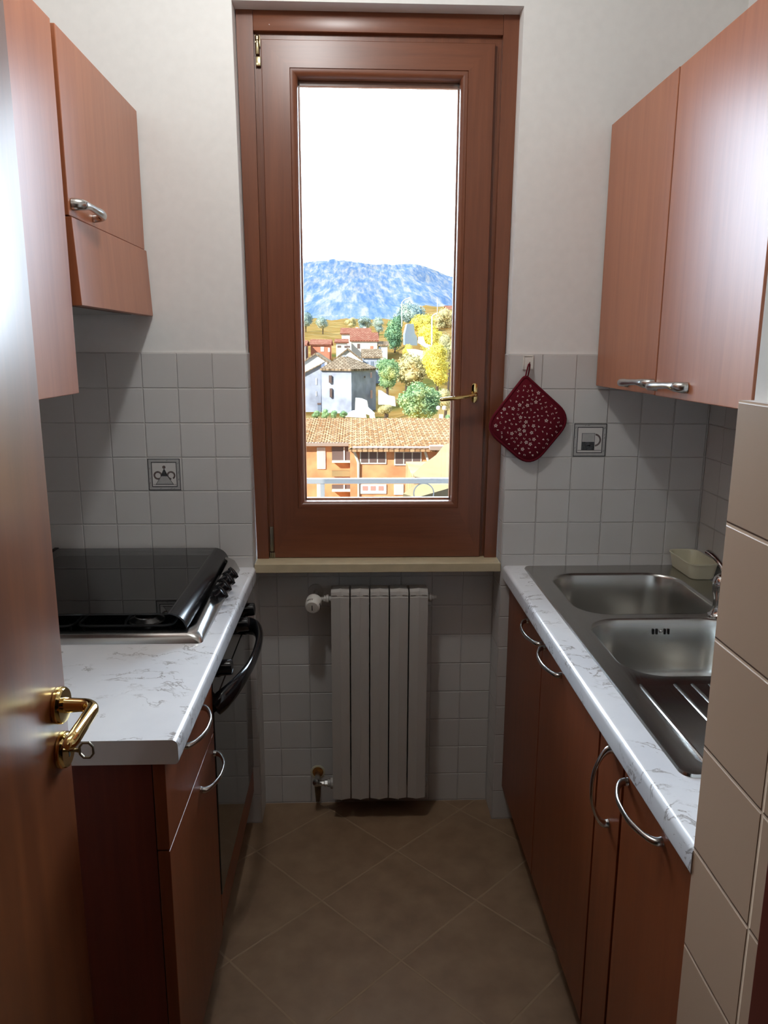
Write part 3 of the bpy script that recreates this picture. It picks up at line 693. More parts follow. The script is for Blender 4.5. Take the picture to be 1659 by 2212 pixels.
for bi, (x0, x1, y0, y1, r) in enumerate(bowls):
    b = NB(); dp = .155
    def bl(ins, z, rr): return [(x, y, z) for x, y in rrect(x0+ins, x1-ins, y0+ins, y1-ins, rr, 8)]
    L = [bl(-.0015, SZ+.0034, r+.0015), bl(.002, SZ+.0010, r), bl(.005, SZ-.006, r-.003)]
    L += [bl(.010, SZ-.06, r-.008), bl(.014, SZ-.115, r-.010)]
    for k in range(1, 7):
        a = k/6*PI/2; L.append(bl(.014+.034*(1-math.cos(a)), SZ-.115-.040*math.sin(a), max(.02, r-.010-.030*(1-math.cos(a)))))
    L.append(bl(.16, SZ-dp-.003, .012))
    loft(b, L, cap=False); b.faces.new([v for v in b.verts[-36:]])
    bo = obj('bowl', b, 'bowl', sk, 60)
    b = NB(); lathe(b, [(.040, 0), (.038, .002), (.030, .001), (.010, -.0005)], ((x0+x1)/2, (y0+y1)/2, SZ-dp-.0025), (0, 0, 1), 28); obj('drain_plug', b, 'chrome', bo)
    if bi == 1:
        b = NB(); oy = y1-.0092; oz = SZ-.028
        for ox in (.682, .691, .711, .720):
            prism(b, [(ox+.0024*math.cos(a), oy, oz+(.005 if math.sin(a) > 0 else -.005)+.0024*math.sin(a)) for a in [2*PI*k/12 for k in range(12)]], (0, -.0008, 0))
        ofl = obj('overflow_grille', b, 'hole', bo, 0)
        b = NB(); lathe(b, [(.0046, 0), (.0040, .002), (.001, .003)], (.7010, oy-.0002, oz), (0, -1, 0), 16); obj('overflow_screw', b, 'chrome', bo)
fc = thing('mixer_tap', 'chrome single-lever mixer tap behind the sink bowls, half hidden by the beige pier', 'tap', (.872, -.470, WTz1))
FXc, FYc, FZ = .856, -.470, SZ+.0036
b = NB(); lathe(b, [(.030, 0), (.0295, .003), (.024, .007), (.0205, .016), (.0185, .030), (.0195, .048), (.0235, .062), (.0240, .074)], (FXc, FYc, FZ), (0, 0, 1), 32); obj('body', b, 'chrome', fc)
b = NB(); lathe(b, [(.0238, .0746), (.0243, .078), (.0240, .088), (.0205, .099), (.0130, .106), (.002, .109)], (FXc, FYc, FZ), (0, 0, 1), 32); obj('cap', b, 'chrome', fc)
b = NB(); sweep(b, curve([(FXc+.006, FYc, FZ+.104), (FXc+.004, FYc+.020, FZ+.122), (FXc, FYc+.055, FZ+.136), (FXc-.002, FYc+.085, FZ+.140)], 5), lerp_list([(.009, .008), (.008, .006), (.009, .005), (.011, .006)], 5)); obj('lever', b, 'chrome', fc)
b = NB(); sweep(b, curve([(FXc+.010, FYc-.014, FZ+.062), (FXc+.012, FYc-.06, FZ+.085), (FXc+.010, FYc-.13, FZ+.100), (FXc+.006, FYc-.165, FZ+.092), (FXc+.005, FYc-.170, FZ+.078)], 5), .0105); obj('spout', b, 'chrome', fc)
b = NB(); tz = SZ+.0045; ts = .047
def tl(ins, z, r): return [(x, y, z) for x, y in rrect(.905+ins, .992-ins, -.182+ins, -.008-ins, r, 5)]
loft(b, [tl(.010, tz, .02), tl(.008, tz+.002, .022), tl(.001, tz+ts-.004, .026), tl(-.002, tz+ts-.003, .028), tl(-.002, tz+ts, .028), tl(.001, tz+ts, .026), tl(.004, tz+ts-.003, .024), tl(.010, tz+.004, .02), tl(.03, tz+.003, .01)])
single('soap_tray', 'cream plastic sponge tray standing in the far corner of the sink', 'tray', b, 'cream', (.95, -.095, tz), smooth=50)

# ------------------------------------------------------------------ radiator
rd = thing('radiator', 'white five-section aluminium radiator under the window sill', 'radiator', (.026, .05, .07))
RY0, RY1 = -.002, .086; RXL, RXR = -.1262, .1768; pitch = (RXR-RXL)/5
for k in range(5):
    a0 = RXL+pitch*k+.0022; a1 = RXL+pitch*(k+1)-.0022; mid = (a0+a1)/2; b = NB()
    zb, zt = .0795, .7660
    # front fin: shallow pleat with a chevron foot
    def fsec(z, y, e=0): return [(a0, y+.003, z), (mid-.006, y+.0005, z-e*.6), (mid, y-.0012, z-e), (mid+.006, y+.0005, z-e*.6), (a1, y+.003, z), (a1, y+.016, z), (a0, y+.016, z)]
    loft(b, [fsec(zb, RY0+.006, .004), fsec(zb+.004, RY0, .004), fsec(zt, RY0, -.003), fsec(zt+.002, RY0+.004, -.003), fsec(zt+.004, RY0+.003, -.003), fsec(zt+.016, RY0+.006, -.004), fsec(zt+.022, RY0+.018, -.005)])
    box(b, a0+.001, a1-.001, RY0+.0165, RY1-.016, .74, zt+.0195, .003)          # water header, top
    box(b, a0+.001, a1-.001, RY0+.0165, RY1-.016, .092, .135, .003)
    box(b, mid-.012, mid+.012, RY0+.0165, RY1-.016, .13, .75, .002)             # core tube
    loft(b, [[(a0, RY1-.0155, zb+.005), (a1, RY1-.0155, zb+.005), (a1, RY1, zb+.005), (a0, RY1, zb+.005)], [(a0, RY1-.0155, zt+.016), (a1, RY1-.0155, zt+.016), (a1, RY1, zt+.014), (a0, RY1, zt+.014)]])
    for q in (a0+.0035, a1-.0185): box(b, q, q+.015, RY0+.0015, RY0+.005, zt+.0085, zt+.0105, .0006)
    obj('section', b, 'enamel', rd, 25)
vz = .752; vy = .035
b = NB(); lathe(b, [(.010, 0), (.010, .006), (.0155, .007), (.0155, .014), (.012, .016), (.012, .022), (.007, .023), (.007, .040)], (RXL+.0015, vy, vz), (-1, 0, 0), 20)
sweep(b, [(RXL-.037, vy, vz), (RXL-.045, vy+.004, vz), (RXL-.050, vy+.02, vz), (RXL-.050, .1100, vz)], .0075, n=12)
lathe(b, [(.026, 0), (.025, .002), (.018, .004), (.009, .005)], (RXL-.050, .1102, vz), (0, -1, 0), 28); obj('valve_pipe', b, 'enamel', rd)
b = NB(); ax = Vector((-.10, -.80, -.22)).normalized(); c0 = Vector((RXL-.049, vy+.004, vz+.001))
lathe(b, [(.013, .0), (.016, .004), (.0235, .010), (.0245, .016), (.0245, .032), (.0228, .046), (.019, .050), (.004, .051)], c0, ax, 30)
vh = obj('thermostat_head', b, 'white', rd)
b = NB(); s = ax.orthogonal().normalized(); s = Vector((1, 0, 0))-ax*ax.x; s.normalize(); u = s.cross(ax)
if u.z < 0: u = -u
for sg in (0, 1):
    b = NB()
    for an in (-28, -18, -8, 2, 12):
        a = math.radians(118+an if sg == 0 else 10+an); p = c0+ax*.040+(s*math.cos(a)+u*math.sin(a))*.0238
        sweep(b, [p-ax*.004, p+ax*.004], .0008, n=6)
    obj('dial_scale', b, 'hole', vh, 0)
b = NB()
sweep(b, [c0+ax*.0512-u*.010, c0+ax*.0512+u*.008], .0012, n=6)
obj('dial_mark', b, 'hole', vh, 0)
b = NB(); lathe(b, [(.011, 0), (.011, .006), (.014, .007), (.014, .013), (.009, .015), (.009, .020), (.006, .021), (.006, .030), (.004, .031)], (RXR-.0015, .045, .752), (1, 0, 0), 18); obj('air_vent', b, 'enamel', rd)
b = NB(); lathe(b, [(.018, 0), (.018, .006), (.014, .007), (.014, .010)], (RXR-.0015, .045, .113), (1, 0, 0), 18); obj('blank_plug', b, 'enamel', rd)
lz = .112; b = NB()
lathe(b, [(.018, 0), (.018, .008), (.012, .010), (.012, .018)], (RXL+.0015, .045, lz), (-1, 0, 0), 18); obj('lower_bush', b, 'enamel', rd)
b = NB(); lathe(b, [(.0085, .0165), (.0115, .017), (.0115, .026), (.008, .028), (.008, .036)], (RXL, .045, lz), (-1, 0, 0), 6)
sweep(b, [(RXL-.035, .045, lz), (RXL-.044, .045, lz), (RXL-.050, .050, lz), (RXL-.052, .062, lz), (RXL-.052, .1095, lz)], .0085, n=14)
lathe(b, [(.011, 0), (.011, .012), (.013, .014), (.010, .020), (.004, .022)], (RXL-.051, .047, lz+.004), (-.1, -.5, .2), 14); obj('lower_valve', b, 'satin', rd)
b = NB(); lathe(b, [(.025, 0), (.0245, .0015), (.015, .0045), (.0087, .005)], (RXL-.052, .1101, lz+.003), (0, -1, 0), 28); fl = obj('wall_flange', b, 'cream', rd)
b = NB(); lathe(b, [(.0185, .0042), (.0150, .0052), (.0088, .0056)], (RXL-.0515, .1101, lz+.005), (0, -1, 0), 20); obj('rust_ring', b, 'rust', fl)

# ------------------------------------------------------------------ pot holder, hook and picture tiles
b = NB(); box(b, .4375, .4685, -.0028, -.0003, 1.4570, 1.4985, .001)
for q in ((.4375, .4415, 1.457, 1.4985), (.4645, .4685, 1.457, 1.4985), (.4375, .4685, 1.4945, 1.4985)): box(b, q[0], q[1], -.0050, -.0026, q[2], q[3], .0012)
single('wall_hook', 'small white adhesive hook stuck on the tiles right of the window', 'hook', b, 'white', (.453, 0, 1.478))
hk = bpy.data.objects['wall_hook']; WORLD['wall_hook'] = Vector(hk.location)
b = NB(); sweep(b, curve([(.4535, -.0028, 1.4715), (.4535, -.012, 1.4690), (.4535, -.020, 1.4715), (.4535, -.0205, 1.4790)], 5), .0019); obj('hook_peg', b, 'keymetal', hk)
# pad outline: square hung by its top corner
T, Rr, Bm, Lf = Vector((.4425, 1.4435)), Vector((.5880, 1.3190)), Vector((.4705, 1.1700)), Vector((.3265, 1.2890))
def rounded(cs, rs, n=8):
    out = []
    for i, c in enumerate(cs):
        a, d = cs[i-1], cs[(i+1) % len(cs)]; r = rs[i]
        p = c+(a-c).normalized()*r; q = c+(d-c).normalized()*r
        for k in range(n+1):
            t = k/n; out.append(p*(1-t)**2+c*2*t*(1-t)+q*t*t)
    return out
outl = rounded([T, Lf, Bm, Rr], [.012, .052, .058, .056])
cen = (T+Lf+Bm+Rr)/4
def pl(k, y): return [(cen.x+(p.x-cen.x)*k, y, cen.y+(p.y-cen.y)*k) for p in outl]
PY = -.016
ph_ = thing('pot_holder', 'burgundy quilted pot holder with cream vegetable print hanging from the wall hook', 'pot holder', (.4535, PY, 1.44))
b = NB(); loft(b, [pl(.2, PY+.004), pl(.9, PY+.005), pl(.965, PY+.001), pl(.965, PY-.004), pl(.93, PY-.0075), pl(.6, PY-.0095), pl(.2, PY-.0100)])
def onpad(x, z):
    d = Vector((x, z))-cen; return PY-.0104+.0000+.0024*min(1, (d.length/.11))**2
def motif(pts, x, z, s, rot):
    c_, s_ = math.cos(rot), math.sin(rot); vs = []
    for a, d in pts:
        px, pz = x+(a*c_-d*s_)*s, z+(a*s_+d*c_)*s; vs.append(b.verts.new((px, onpad(px, pz)-.0003, pz)))
    f = b.faces.new(vs); f.material_index = 1
def poly_in(p):
    c = False; n = len(outl)
    for i in range(n):
        p1, p2 = outl[i], outl[i-1]
        if (p1.y > p.y) != (p2.y > p.y) and p.x < (p2.x-p1.x)*(p.y-p1.y)/(p2.y-p1.y)+p1.x: c = not c
    return c
flower = [((1+.28*math.cos(5*a))*math.cos(a), (1+.28*math.cos(5*a))*math.sin(a)) for a in [2*PI*k/30 for k in range(30)]]
bean = [(math.cos(a)*(1.2), math.sin(a)*.55+.5*math.cos(a)**2) for a in [2*PI*k/14 for k in range(14)]]
heart = [(.9*math.sin(t)**3, .75*math.cos(t)-.3*math.cos(2*t)-.1*math.cos(3*t)) for t in [2*PI*k/16 for k in range(16)]]
seed = [(math.cos(a)*1.0, math.sin(a)*.38) for a in [2*PI*k/10 for k in range(10)]]
placed = []; tries = 0
while len(placed) < 150 and tries < 9000:
    tries += 1
    p = Vector((rnd.uniform(.33, .585), rnd.uniform(1.18, 1.445))); q = cen+(p-cen)*1.14
    if not poly_in(q) or any((p-o).length < .0118 for o in placed): continue
    placed.append(p); k = rnd.random(); ro = rnd.uniform(0, 2*PI)
    if k < .12:
        motif(flower, p.x, p.y, .0046, ro)
        cvs = [b.verts.new((p.x+.0015*math.cos(a), onpad(p.x, p.y)-.0007, p.y+.0015*math.sin(a))) for a in [2*PI*j/8 for j in range(8)]]; b.faces.new(cvs).material_index = 2
    elif k < .50: motif(bean, p.x, p.y, .0027, ro)
    elif k < .65: motif(heart, p.x, p.y, .0034, ro)
    else:
        for j in (-1, 1): motif(seed, p.x+j*.0021*math.sin(ro), p.y-j*.0021*math.cos(ro), .0027, ro+.25*j)
obj('pad', b, ['padred', 'padprint', 'inkline'], ph_, 50)
b = NB(); path = [(cen.x+(p.x-cen.x)*.975, PY-.0015, cen.y+(p.y-cen.y)*.975) for p in outl]
sweep(b, path, (.0048, .0062), up=(0, 1, 0), n=10, closed=True); obj('binding', b, 'padred', ph_, 60)
b = NB(); sweep(b, curve([(.4440, PY-.001, 1.4370), (.4465, PY-.003, 1.4540), (.4500, PY-.003, 1.4690), (.4535, PY-.003, 1.4745), (.4545, PY-.003, 1.4680), (.4530, PY-.002, 1.4520), (.4500, PY-.001, 1.4360)], 5), (.0018, .0062), up=(0, 1, 0), n=8); obj('hanging_loop', b, 'padred', ph_, 60)

def picture_tile(label, x0, x1, z0, z1, draw):
    b = NB(); box(b, x0, x1, -.0012, .0012, z0, z1, 0, 2, 0); S = x1-x0
    def rect(u0, u1, v0, v1, mi, lift): box(b, x0+u0*S, x0+u1*S, -.0013-lift, -.0012, z0+v0*S, z0+v1*S, 0, 2, mi)
    def fill(pts, mi, lift): prism(b, [(x0+u*S, -.0012-lift, z0+v*S) for u, v in pts], (0, lift*.9, 0), 0, mi)
    def frame(e, w, mi, lift):
        rect(e, 1-e, e, e+w, mi, lift); rect(e, 1-e, 1-e-w, 1-e, mi, lift); rect(e, e+w, e+w, 1-e-w, mi, lift); rect(1-e-w, 1-e, e+w, 1-e-w, mi, lift)
    frame(0, .022, 2, .0004); frame(.022, .085, 1, .0001); frame(.105, .022, 2, .0004)
    for k in range(12):
        t = rnd.uniform(.1, .85); e = rnd.choice([.04, .93]); q = rnd.random() < .5
        if q: fill([(t, e), (t+.05, e+.03), (t+.055, e+.022), (t+.006, e-.004)], 2, .0003)
        else: fill([(e, t), (e+.03, t+.05), (e+.022, t+.055), (e-.004, t+.006)], 2, .0003)
    draw(fill, rect)
    return single('decorative_tile', label, 'tile', b, ['inkwhite', 'inkgrey', 'inkline', 'inkdark', 'inkred'], ((x0+x1)/2, 0, z0), smooth=0)
def ringpts(cx, cz, r0, r1, a0, a1, n=20):
    A = [math.radians(a0+(a1-a0)*k/n) for k in range(n+1)]
    return [(cx+r1*math.cos(a), cz+r1*math.sin(a)) for a in A]+[(cx+r0*math.cos(a), cz+r0*math.sin(a)) for a in A[::-1]]
def draw_pot(fill, rect):
    rect(.14, .86, .175, .185, 2, .0003)
    for cx in (.30, .71):
        fill(ringpts(cx, .47, .085, .135, -60 if cx > .5 else -20, 270 if cx > .5 else 300), 2, .0003); fill(ringpts(cx, .47, .097, .125, -55 if cx > .5 else -15, 265 if cx > .5 else 295), 4, .0004)
    fill([(.22, .185), (.78, .185), (.60, .46), (.40, .46)], 2, .0005); fill([(.24, .195), (.76, .195), (.59, .45), (.41, .45)], 1, .0006)
    fill([(.39, .46), (.61, .46), (.52, .66), (.50, .68), (.48, .66)], 3, .0006); fill([(.40, .445), (.60, .445), (.60, .462), (.40, .462)], 2, .0007)
    fill([(.50+.05*math.cos(a), .73+.05*math.sin(a)) for a in [2*PI*k/16 for k in range(16)]], 2, .0005); fill([(.50+.038*math.cos(a), .73+.038*math.sin(a)) for a in [2*PI*k/16 for k in range(16)]], 4, .0006)
def draw_mug(fill, rect):
    rect(.14, .86, .185, .197, 2, .0003)
    fill(ringpts(.65, .50, .145, .195, -84, 84), 2, .0003); fill(ringpts(.65, .50, .157, .183, -82, 82), 4, .0004)
    rect(.25, .65, .197, .71, 2, .0005); rect(.262, .638, .48, .70, 1, .0006); rect(.262, .638, .452, .474, 0, .0006); rect(.262, .638, .205, .445, 3, .0006)
    fill([(.40, .30), (.52, .33), (.53, .36), (.42, .33)], 1, .0007); fill([(.50, .28), (.515, .275), (.53, .36), (.515, .37)], 1, .0007)
picture_tile('grey bordered wall tile with a two-handled pot drawing above the gas hob', -.6545, -.5610, 1.1045, 1.1985, draw_pot)
picture_tile('grey bordered wall tile with a mug drawing right of the pot holder', .5985, .6960, 1.2035, 1.3005, draw_mug)

# ------------------------------------------------------------------ outside: balcony rail
b = NB(); box(b, -.95, 1.1, .32, 1.32, -.15, 0); struct('balcony_floor', b, 'whitewall')
br = thing('balcony_railing', 'grey flat-bar balcony railing with an ornamental ring outside the window', 'railing', (0, 1.25, 0))
b = NB(); box(b, -.95, 1.1, 1.235, 1.265, .9035, .9265, .002); obj('top_rail', b, 'rail', br, 0)
for px_ in (-.2005, .78):
    b = NB(); box(b, px_-.0095, px_+.0095, 1.2405, 1.2595, 0, .9035); obj('post', b, 'rail', br, 0)
b = NB(); sweep(b, [(.268+.0465*math.cos(a), 1.25, .8555+.0465*math.sin(a)) for a in [2*PI*k/40 for k in range(40)]], .0028, up=(0, 1, 0), n=8, closed=True); obj('ring', b, 'rail', br)
b = NB(); box(b, -.95, 1.1, 1.242, 1.258, .10, .115); obj('bottom_rail', b, 'rail', br, 0)

# ------------------------------------------------------------------ outside: ground and hills
def sst(t): t = max(0, min(1, t)); return t*t*(3-2*t)
GL = [(20, 1500), (34, 1260), (50, 985), (60, 921), (75, 893), (90, 848), (105, 797), (120, 768), (150, 737), (200, 712), (300, 694), (480, 688)]
GR = [(20, 1500), (34, 1260), (50, 985), (60, 915), (75, 878), (90, 838), (105, 792), (120, 738), (150, 690), (200, 664), (300, 662), (480, 680)]
def interp(T_, d):
    for (a, pa), (c, pc) in zip(T_, T_[1:]):
        if a <= d <= c: return pa+(pc-pa)*(d-a)/(c-a)
    return T_[-1][1] if d > T_[-1][0] else T_[0][1]
def gpy(px, d):
    t = sst((px-845)/70); return interp(GL, d)*(1-t)+interp(GR, d)*t
def G(px, d): return P(px, gpy(px, d), d)
b = NB(); pxs = [-900, -300, 200, 500]+list(range(560, 1100, 12))+[1150, 1400, 1900, 2600]
dd = [20, 27, 34, 42, 50, 55, 60, 66, 75, 82, 90, 98, 105, 112, 120, 135, 150, 175, 200, 250, 300, 390, 480]
rows = []
for d in dd:
    r_ = []
    for px in pxs:
        v = G(px, d); v.z += (noise.noise(v*.11)*.5+noise.noise(v*.4)*.2)*(d/120); r_.append(b.verts.new(v))
    rows.append(r_)
for a, c in zip(rows, rows[1:]):
    for i in range(len(a)-1): b.faces.new((a[i], a[i+1], c[i+1], c[i]))
struct('valley_ground', b, 'field', 60)
prof = [(-900, 640), (300, 600), (560, 585), (650, 568), (700, 563), (745, 561), (775, 567), (800, 571), (840, 576), (862, 571), (890, 568), (910, 571), (930, 577), (950, 585), (975, 596), (1010, 606), (1100, 620), (1500, 640), (2600, 650)]
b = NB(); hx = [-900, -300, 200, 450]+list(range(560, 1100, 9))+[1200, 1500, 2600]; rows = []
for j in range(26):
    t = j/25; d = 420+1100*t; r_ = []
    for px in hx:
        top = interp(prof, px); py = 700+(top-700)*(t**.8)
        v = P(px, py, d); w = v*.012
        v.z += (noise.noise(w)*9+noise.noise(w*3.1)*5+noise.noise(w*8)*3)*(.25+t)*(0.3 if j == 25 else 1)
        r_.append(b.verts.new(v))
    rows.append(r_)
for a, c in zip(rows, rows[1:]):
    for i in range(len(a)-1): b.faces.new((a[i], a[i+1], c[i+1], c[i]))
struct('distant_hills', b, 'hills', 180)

# ------------------------------------------------------------------ outside: buildings
def A(x, y): return (640+x/7.9, 640+y/7.9)          # readings from enlarged views of the landscape
def B_(x, y): return (800+x/7.9, 640+y/7.9)
def C_(x, y): return (640+x/4.608, 880+y/4.608)
def panel(bm, pxy0, pxy1, d, th=.12, out=.06, mi=0):
    p, q = P(*pxy0, d), P(*pxy1, d)
    box(bm, min(p.x, q.x), max(p.x, q.x), d-out, d-out+th, min(p.z, q.z), max(p.z, q.z), 0, 2, mi)
def quad_slab(bm, pts, th, mi=0): prism(bm, pts, (0, 0, -th), 0, mi)
# brick block with the long tiled roof
BD = 36.0
bb = thing('apartment_building', 'orange brick apartment building with long tiled roof just below the balcony', 'building', P(810, 1250, BD+5))
p0 = P(560, 968, BD+1.6); p1 = P(753, 968, BD+1.6); p2 = P(756, 970, BD); p3 = P(1100, 970, BD); zb = -13
b = NB(); box(b, p0.x, p1.x+.4, BD+1.6, BD+12, zb, P(700, 958, BD+1.6).z); box(b, p2.x, p3.x, BD, BD+12, zb, P(850, 968, BD).z); obj('wall', b, 'brickwall', bb, 0)
rl_, rr_ = P(560, 900, BD+9), P(1100, 908, BD+9); rid = P(810, 904, BD+9).z
eL = P(700, 957, BD+1.2).z; eR = P(850, 970, BD-.6).z
b = NB()
xs_ = P(753, 960, BD+.3).x
nseg = 60
def roofgrid(x0, x1, ye, ze, yr, zr):
    rows = []; ny = 22
    for j in range(ny+1):
        t = j/ny; y = ye+(yr-ye)*t; z = ze+(zr-ze)*t
        rows.append([b.verts.new((x0+(x1-x0)*i/nseg, y, z+(.05 if i % 2 else 0))) for i in range(nseg+1)])
    for a, c in zip(rows, rows[1:]):
        for i in range(nseg): b.faces.new((a[i], a[i+1], c[i+1], c[i]))
roofgrid(p0.x, xs_, BD+1.2, eL, BD+9, rid); roofgrid(xs_, p3.x, BD-.6, eR, BD+9, rid)
quad_slab(b, [(p0.x, BD+1.2, eL-.02), (xs_, BD+1.2, eL-.02), (xs_, BD+9, rid-.02), (p0.x, BD+9, rid-.02)], .12); quad_slab(b, [(xs_, BD-.6, eR-.02), (p3.x, BD-.6, eR-.02), (p3.x, BD+9, rid-.02), (xs_, BD+9, rid-.02)], .12)
quad_slab(b, [(p0.x, BD+9, rid), (p3.x, BD+9, rid), (p3.x, BD+15, rid-2.5), (p0.x, BD+15, rid-2.5)], .12)
obj('roof', b, 'roof', bb, 0)
b = NB(); panel(b, C_(-300, 352), C_(520, 385), BD+1.2, .5, .05); obj('eave_board', b, 'gutter', bb, 0)
b = NB(); panel(b, C_(560, 398), C_(1330, 414), BD-.5, .4, .05); obj('eave_board', b, 'gutter', bb, 0)
b = NB(); panel(b, C_(1330, 385), C_(1470, 425), BD-.9, .5, .05); obj('gable_board', b, 'gutter', bb, 0)
def bwin(x0, y0, x1, y1, d, panes=1, pane='darkwin', frame='whitewall', fw=12):
    f = NB(); panel(f, C_(x0, y0), C_(x1, y1), d, .10, .06); fo = obj('window', f, frame, bb, 0)
    w = (x1-x0-fw*(panes+1))/panes
    for k in range(panes):
        q = NB(); panel(q, C_(x0+fw+k*(w+fw), y0+fw*.6), C_(x0+fw+k*(w+fw)+w, y1-fw*1.2), d, .06, .075); obj('pane', q, pane if isinstance(pane, str) else pane[k], fo, 0)
bwin(205, 398, 292, 612, BD+1.6, 1, 'paleblind'); bwin(632, 432, 896, 562, BD, 3); bwin(975, 440, 1245, 575, BD, 3)
bwin(632, 765, 896, 858, BD, 3, 'pinkblind', fw=28); bwin(972, 765, 1066, 868, BD, 1, 'paleblind'); bwin(205, 765, 258, 900, BD+1.6, 1, 'paleblind')
for y0, y1 in ((392, 540), (768, 828)):
    b = NB(); panel(b, C_(355, y0), C_(556, y1), BD+1.6, .08, .05); lg = obj('loggia', b, 'darkwin', bb, 0)
    b = NB(); panel(b, C_(355, y1-4), C_(558, y1+10), BD+1.2, .4, .05); panel(b, C_(470, y0), C_(484, y1), BD+1.6, .1, .12); obj('loggia_rail', b, 'whitewall', lg, 0)
b = NB(); panel(b, C_(355, 632), C_(562, 686), BD+1.3, .3, .10); obj('balcony_front', b, 'creamroof', bb, 0)
for x0, d in ((568, BD), (1270, BD)):
    b = NB(); q0, q1 = P(*C_(x0, 410), d), P(*C_(x0+14, 1000), d); sweep(b, [(q0.x, d-.12, q0.z), (q0.x+.25, d-.1, q0.z-.7), (q0.x+.25, d-.1, q1.z-2)], .07, n=8); obj('downpipe', b, 'pole', bb)
b = NB(); q0, q1 = P(*C_(905, 150), BD+8.0), P(*C_(995, 128), BD+8.0); box(b, q0.x, q1.x, BD+7.6, BD+8.5, q0.z-.5, q1.z-.1); obj('skylight', b, 'redwall', bb, 0)
b = NB(); q0 = P(*C_(1440, 128), BD+9); box(b, q0.x-.12, q0.x+.12, BD+8.9, BD+9.1, q0.z-.6, q0.z+.35)
for s_ in (-.18, .18): lathe(b, [(.02, -.14), (.13, -.08), (.13, .08), (.02, .14)], (q0.x+s_, BD+9, q0.z+.75), (0, 0, 1), 10)
obj('chimney', b, 'whitewall', bb)
# neighbouring pale roofs, lower right
cr = thing('neighbour_roof', 'pale yellow sloping neighbour roof at the lower right corner of the window view', 'roof', P(985, 1200, 20))
b = NB(); pts = [P(*C_(1640, 320), 24), P(*C_(1530, 352), 23.5), P(*C_(1470, 375), 23), P(*C_(1390, 475), 21), P(*C_(1270, 560), 19.5), P(*C_(1165, 660), 18), P(*C_(1180, 690), 17.6), P(*C_(1420, 720), 17.4), P(*C_(1640, 740), 17.4)]
prism(b, pts, (0, .3, -.25)); obj('upper_slope', b, 'creamroof', cr, 0)
b = NB(); pts = [P(*C_(1640, 690), 17.5), P(*C_(1180, 770), 16.6), P(*C_(1065, 858), 16), P(*C_(1190, 900), 15.8), P(*C_(1640, 770), 16)]
prism(b, pts, (0, .3, -.25)); obj('lower_slope', b, 'creamroof', cr, 0)
q0, q1 = P(*C_(1230, 900), 16.5), P(*C_(1640, 1000), 16.5)
b = NB(); box(b, q0.x, q1.x+1, 16.6, 22, -14, P(*C_(1400, 860), 16.5).z); obj('wall', b, 'brickwall', cr, 0)

def house(label, px0, px1, py_e, d, depth, ridge_py, wall, roof, wins=(), over=.25, gable_x=False, name='house', cat='house', chim=()):
    g = G((px0+px1)/2, d); a, c = P(px0, py_e, d), P(px1, py_e, d); ze = a.z; zb_ = min(g.z, G(px0, d).z, G(px1, d).z)-1.5
    h = thing(name, label, cat, ((a.x+c.x)/2, d+depth/2, zb_))
    zr = P((px0+px1)/2, ridge_py, d+depth/2).z; x0, x1 = a.x, c.x
    b = NB()
    if gable_x:   # gable faces the viewer
        xm = (x0+x1)/2; zr = P((px0+px1)/2, ridge_py, d).z
        prism(b, [(x0, d, zb_), (x1, d, zb_), (x1, d, ze), (xm, d, zr), (x0, d, ze)], (0, depth, 0)); obj('wall', b, wall, h, 0)
        b = NB()
        for s_, xe in ((-1, x0), (1, x1)):
            prism(b, [(xm, d-over, zr+.02), (xe+s_*over, d-over, ze+(ze-zr)/(abs(xm-xe))*over+.02), (xe+s_*over, d-over, ze+(ze-zr)/(abs(xm-xe))*over+.2), (xm, d-over, zr+.2)], (0, depth+2*over, 0))
        obj('roof', b, roof, h, 0)
    else:
        prism(b, [(x0, d, zb_), (x0, d+depth, zb_), (x0, d+depth, ze), (x0, d+depth/2, zr), (x0, d, ze)], (x1-x0, 0, 0)); obj('wall', b, wall, h, 0)
        b = NB(); sl = (zr-ze)/(depth/2)
        for s_ in (-1, 1):
            ye = d-over if s_ < 0 else d+depth+over
            prism(b, [(x0-over, d+depth/2, zr+.02), (x0-over, ye, ze-sl*over+.02), (x0-over, ye, ze-sl*over+.2), (x0-over, d+depth/2, zr+.2)], (x1-x0+2*over, 0, 0))
        obj('roof', b, roof, h, 0)
    for w in wins:
        b = NB(); panel(b, w[0], w[1], d, .10, .05); obj(w[3] if len(w) > 3 else 'window', b, w[2], h, 0)
    for cx, cyp, dz in chim:
        b = NB(); q = P(cx, cyp, d+depth/2); box(b, q.x-.25, q.x+.25, d+depth/2-.25, d+depth/2+.25, q.z-dz, q.z); obj('chimney', b, 'whitewall', h, 0)
    return h
# grey old house: three faces round a corner
oh = thing('stone_house', 'old grey stone house with hipped tile roof, left of the window view', 'house', P(735, 905, 78))
def W_(px, d, zz): v = P(px, 800, d); return Vector((v.x, d, zz))
ze = P(730, 801, 73.4).z; zb_ = P(730, 905, 74).z-2
k0, k1, k2, k3 = (694, 74.6), (759, 73), (812, 77), (740, 84)
b = NB(); fp = [W_(*k, zb_) for k in (k0, k1, k2, k3)]; prism(b, fp, (0, 0, ze-zb_)); obj('wall', b, 'stonewall', oh, 0)
ap = P(742, 772, 79); apx = [Vector((ap.x-1.4, 79, ap.z)), Vector((ap.x, 78.6, ap.z+.1))]
ev = [W_(k[0]+s_, k[1]-.3, ze) for k, s_ in ((k0, -3), (k1, 0), (k2, 5), (k3, 0))]
b = NB()
for tri in ((ev[0], ev[1], apx[1]), (ev[1], ev[2], apx[1]), (ev[2], ev[3], apx[1]), (ev[3], ev[0], apx[1])): prism(b, tri, (0, 0, .18))
obj('roof', b, 'oldroof', oh, 0)
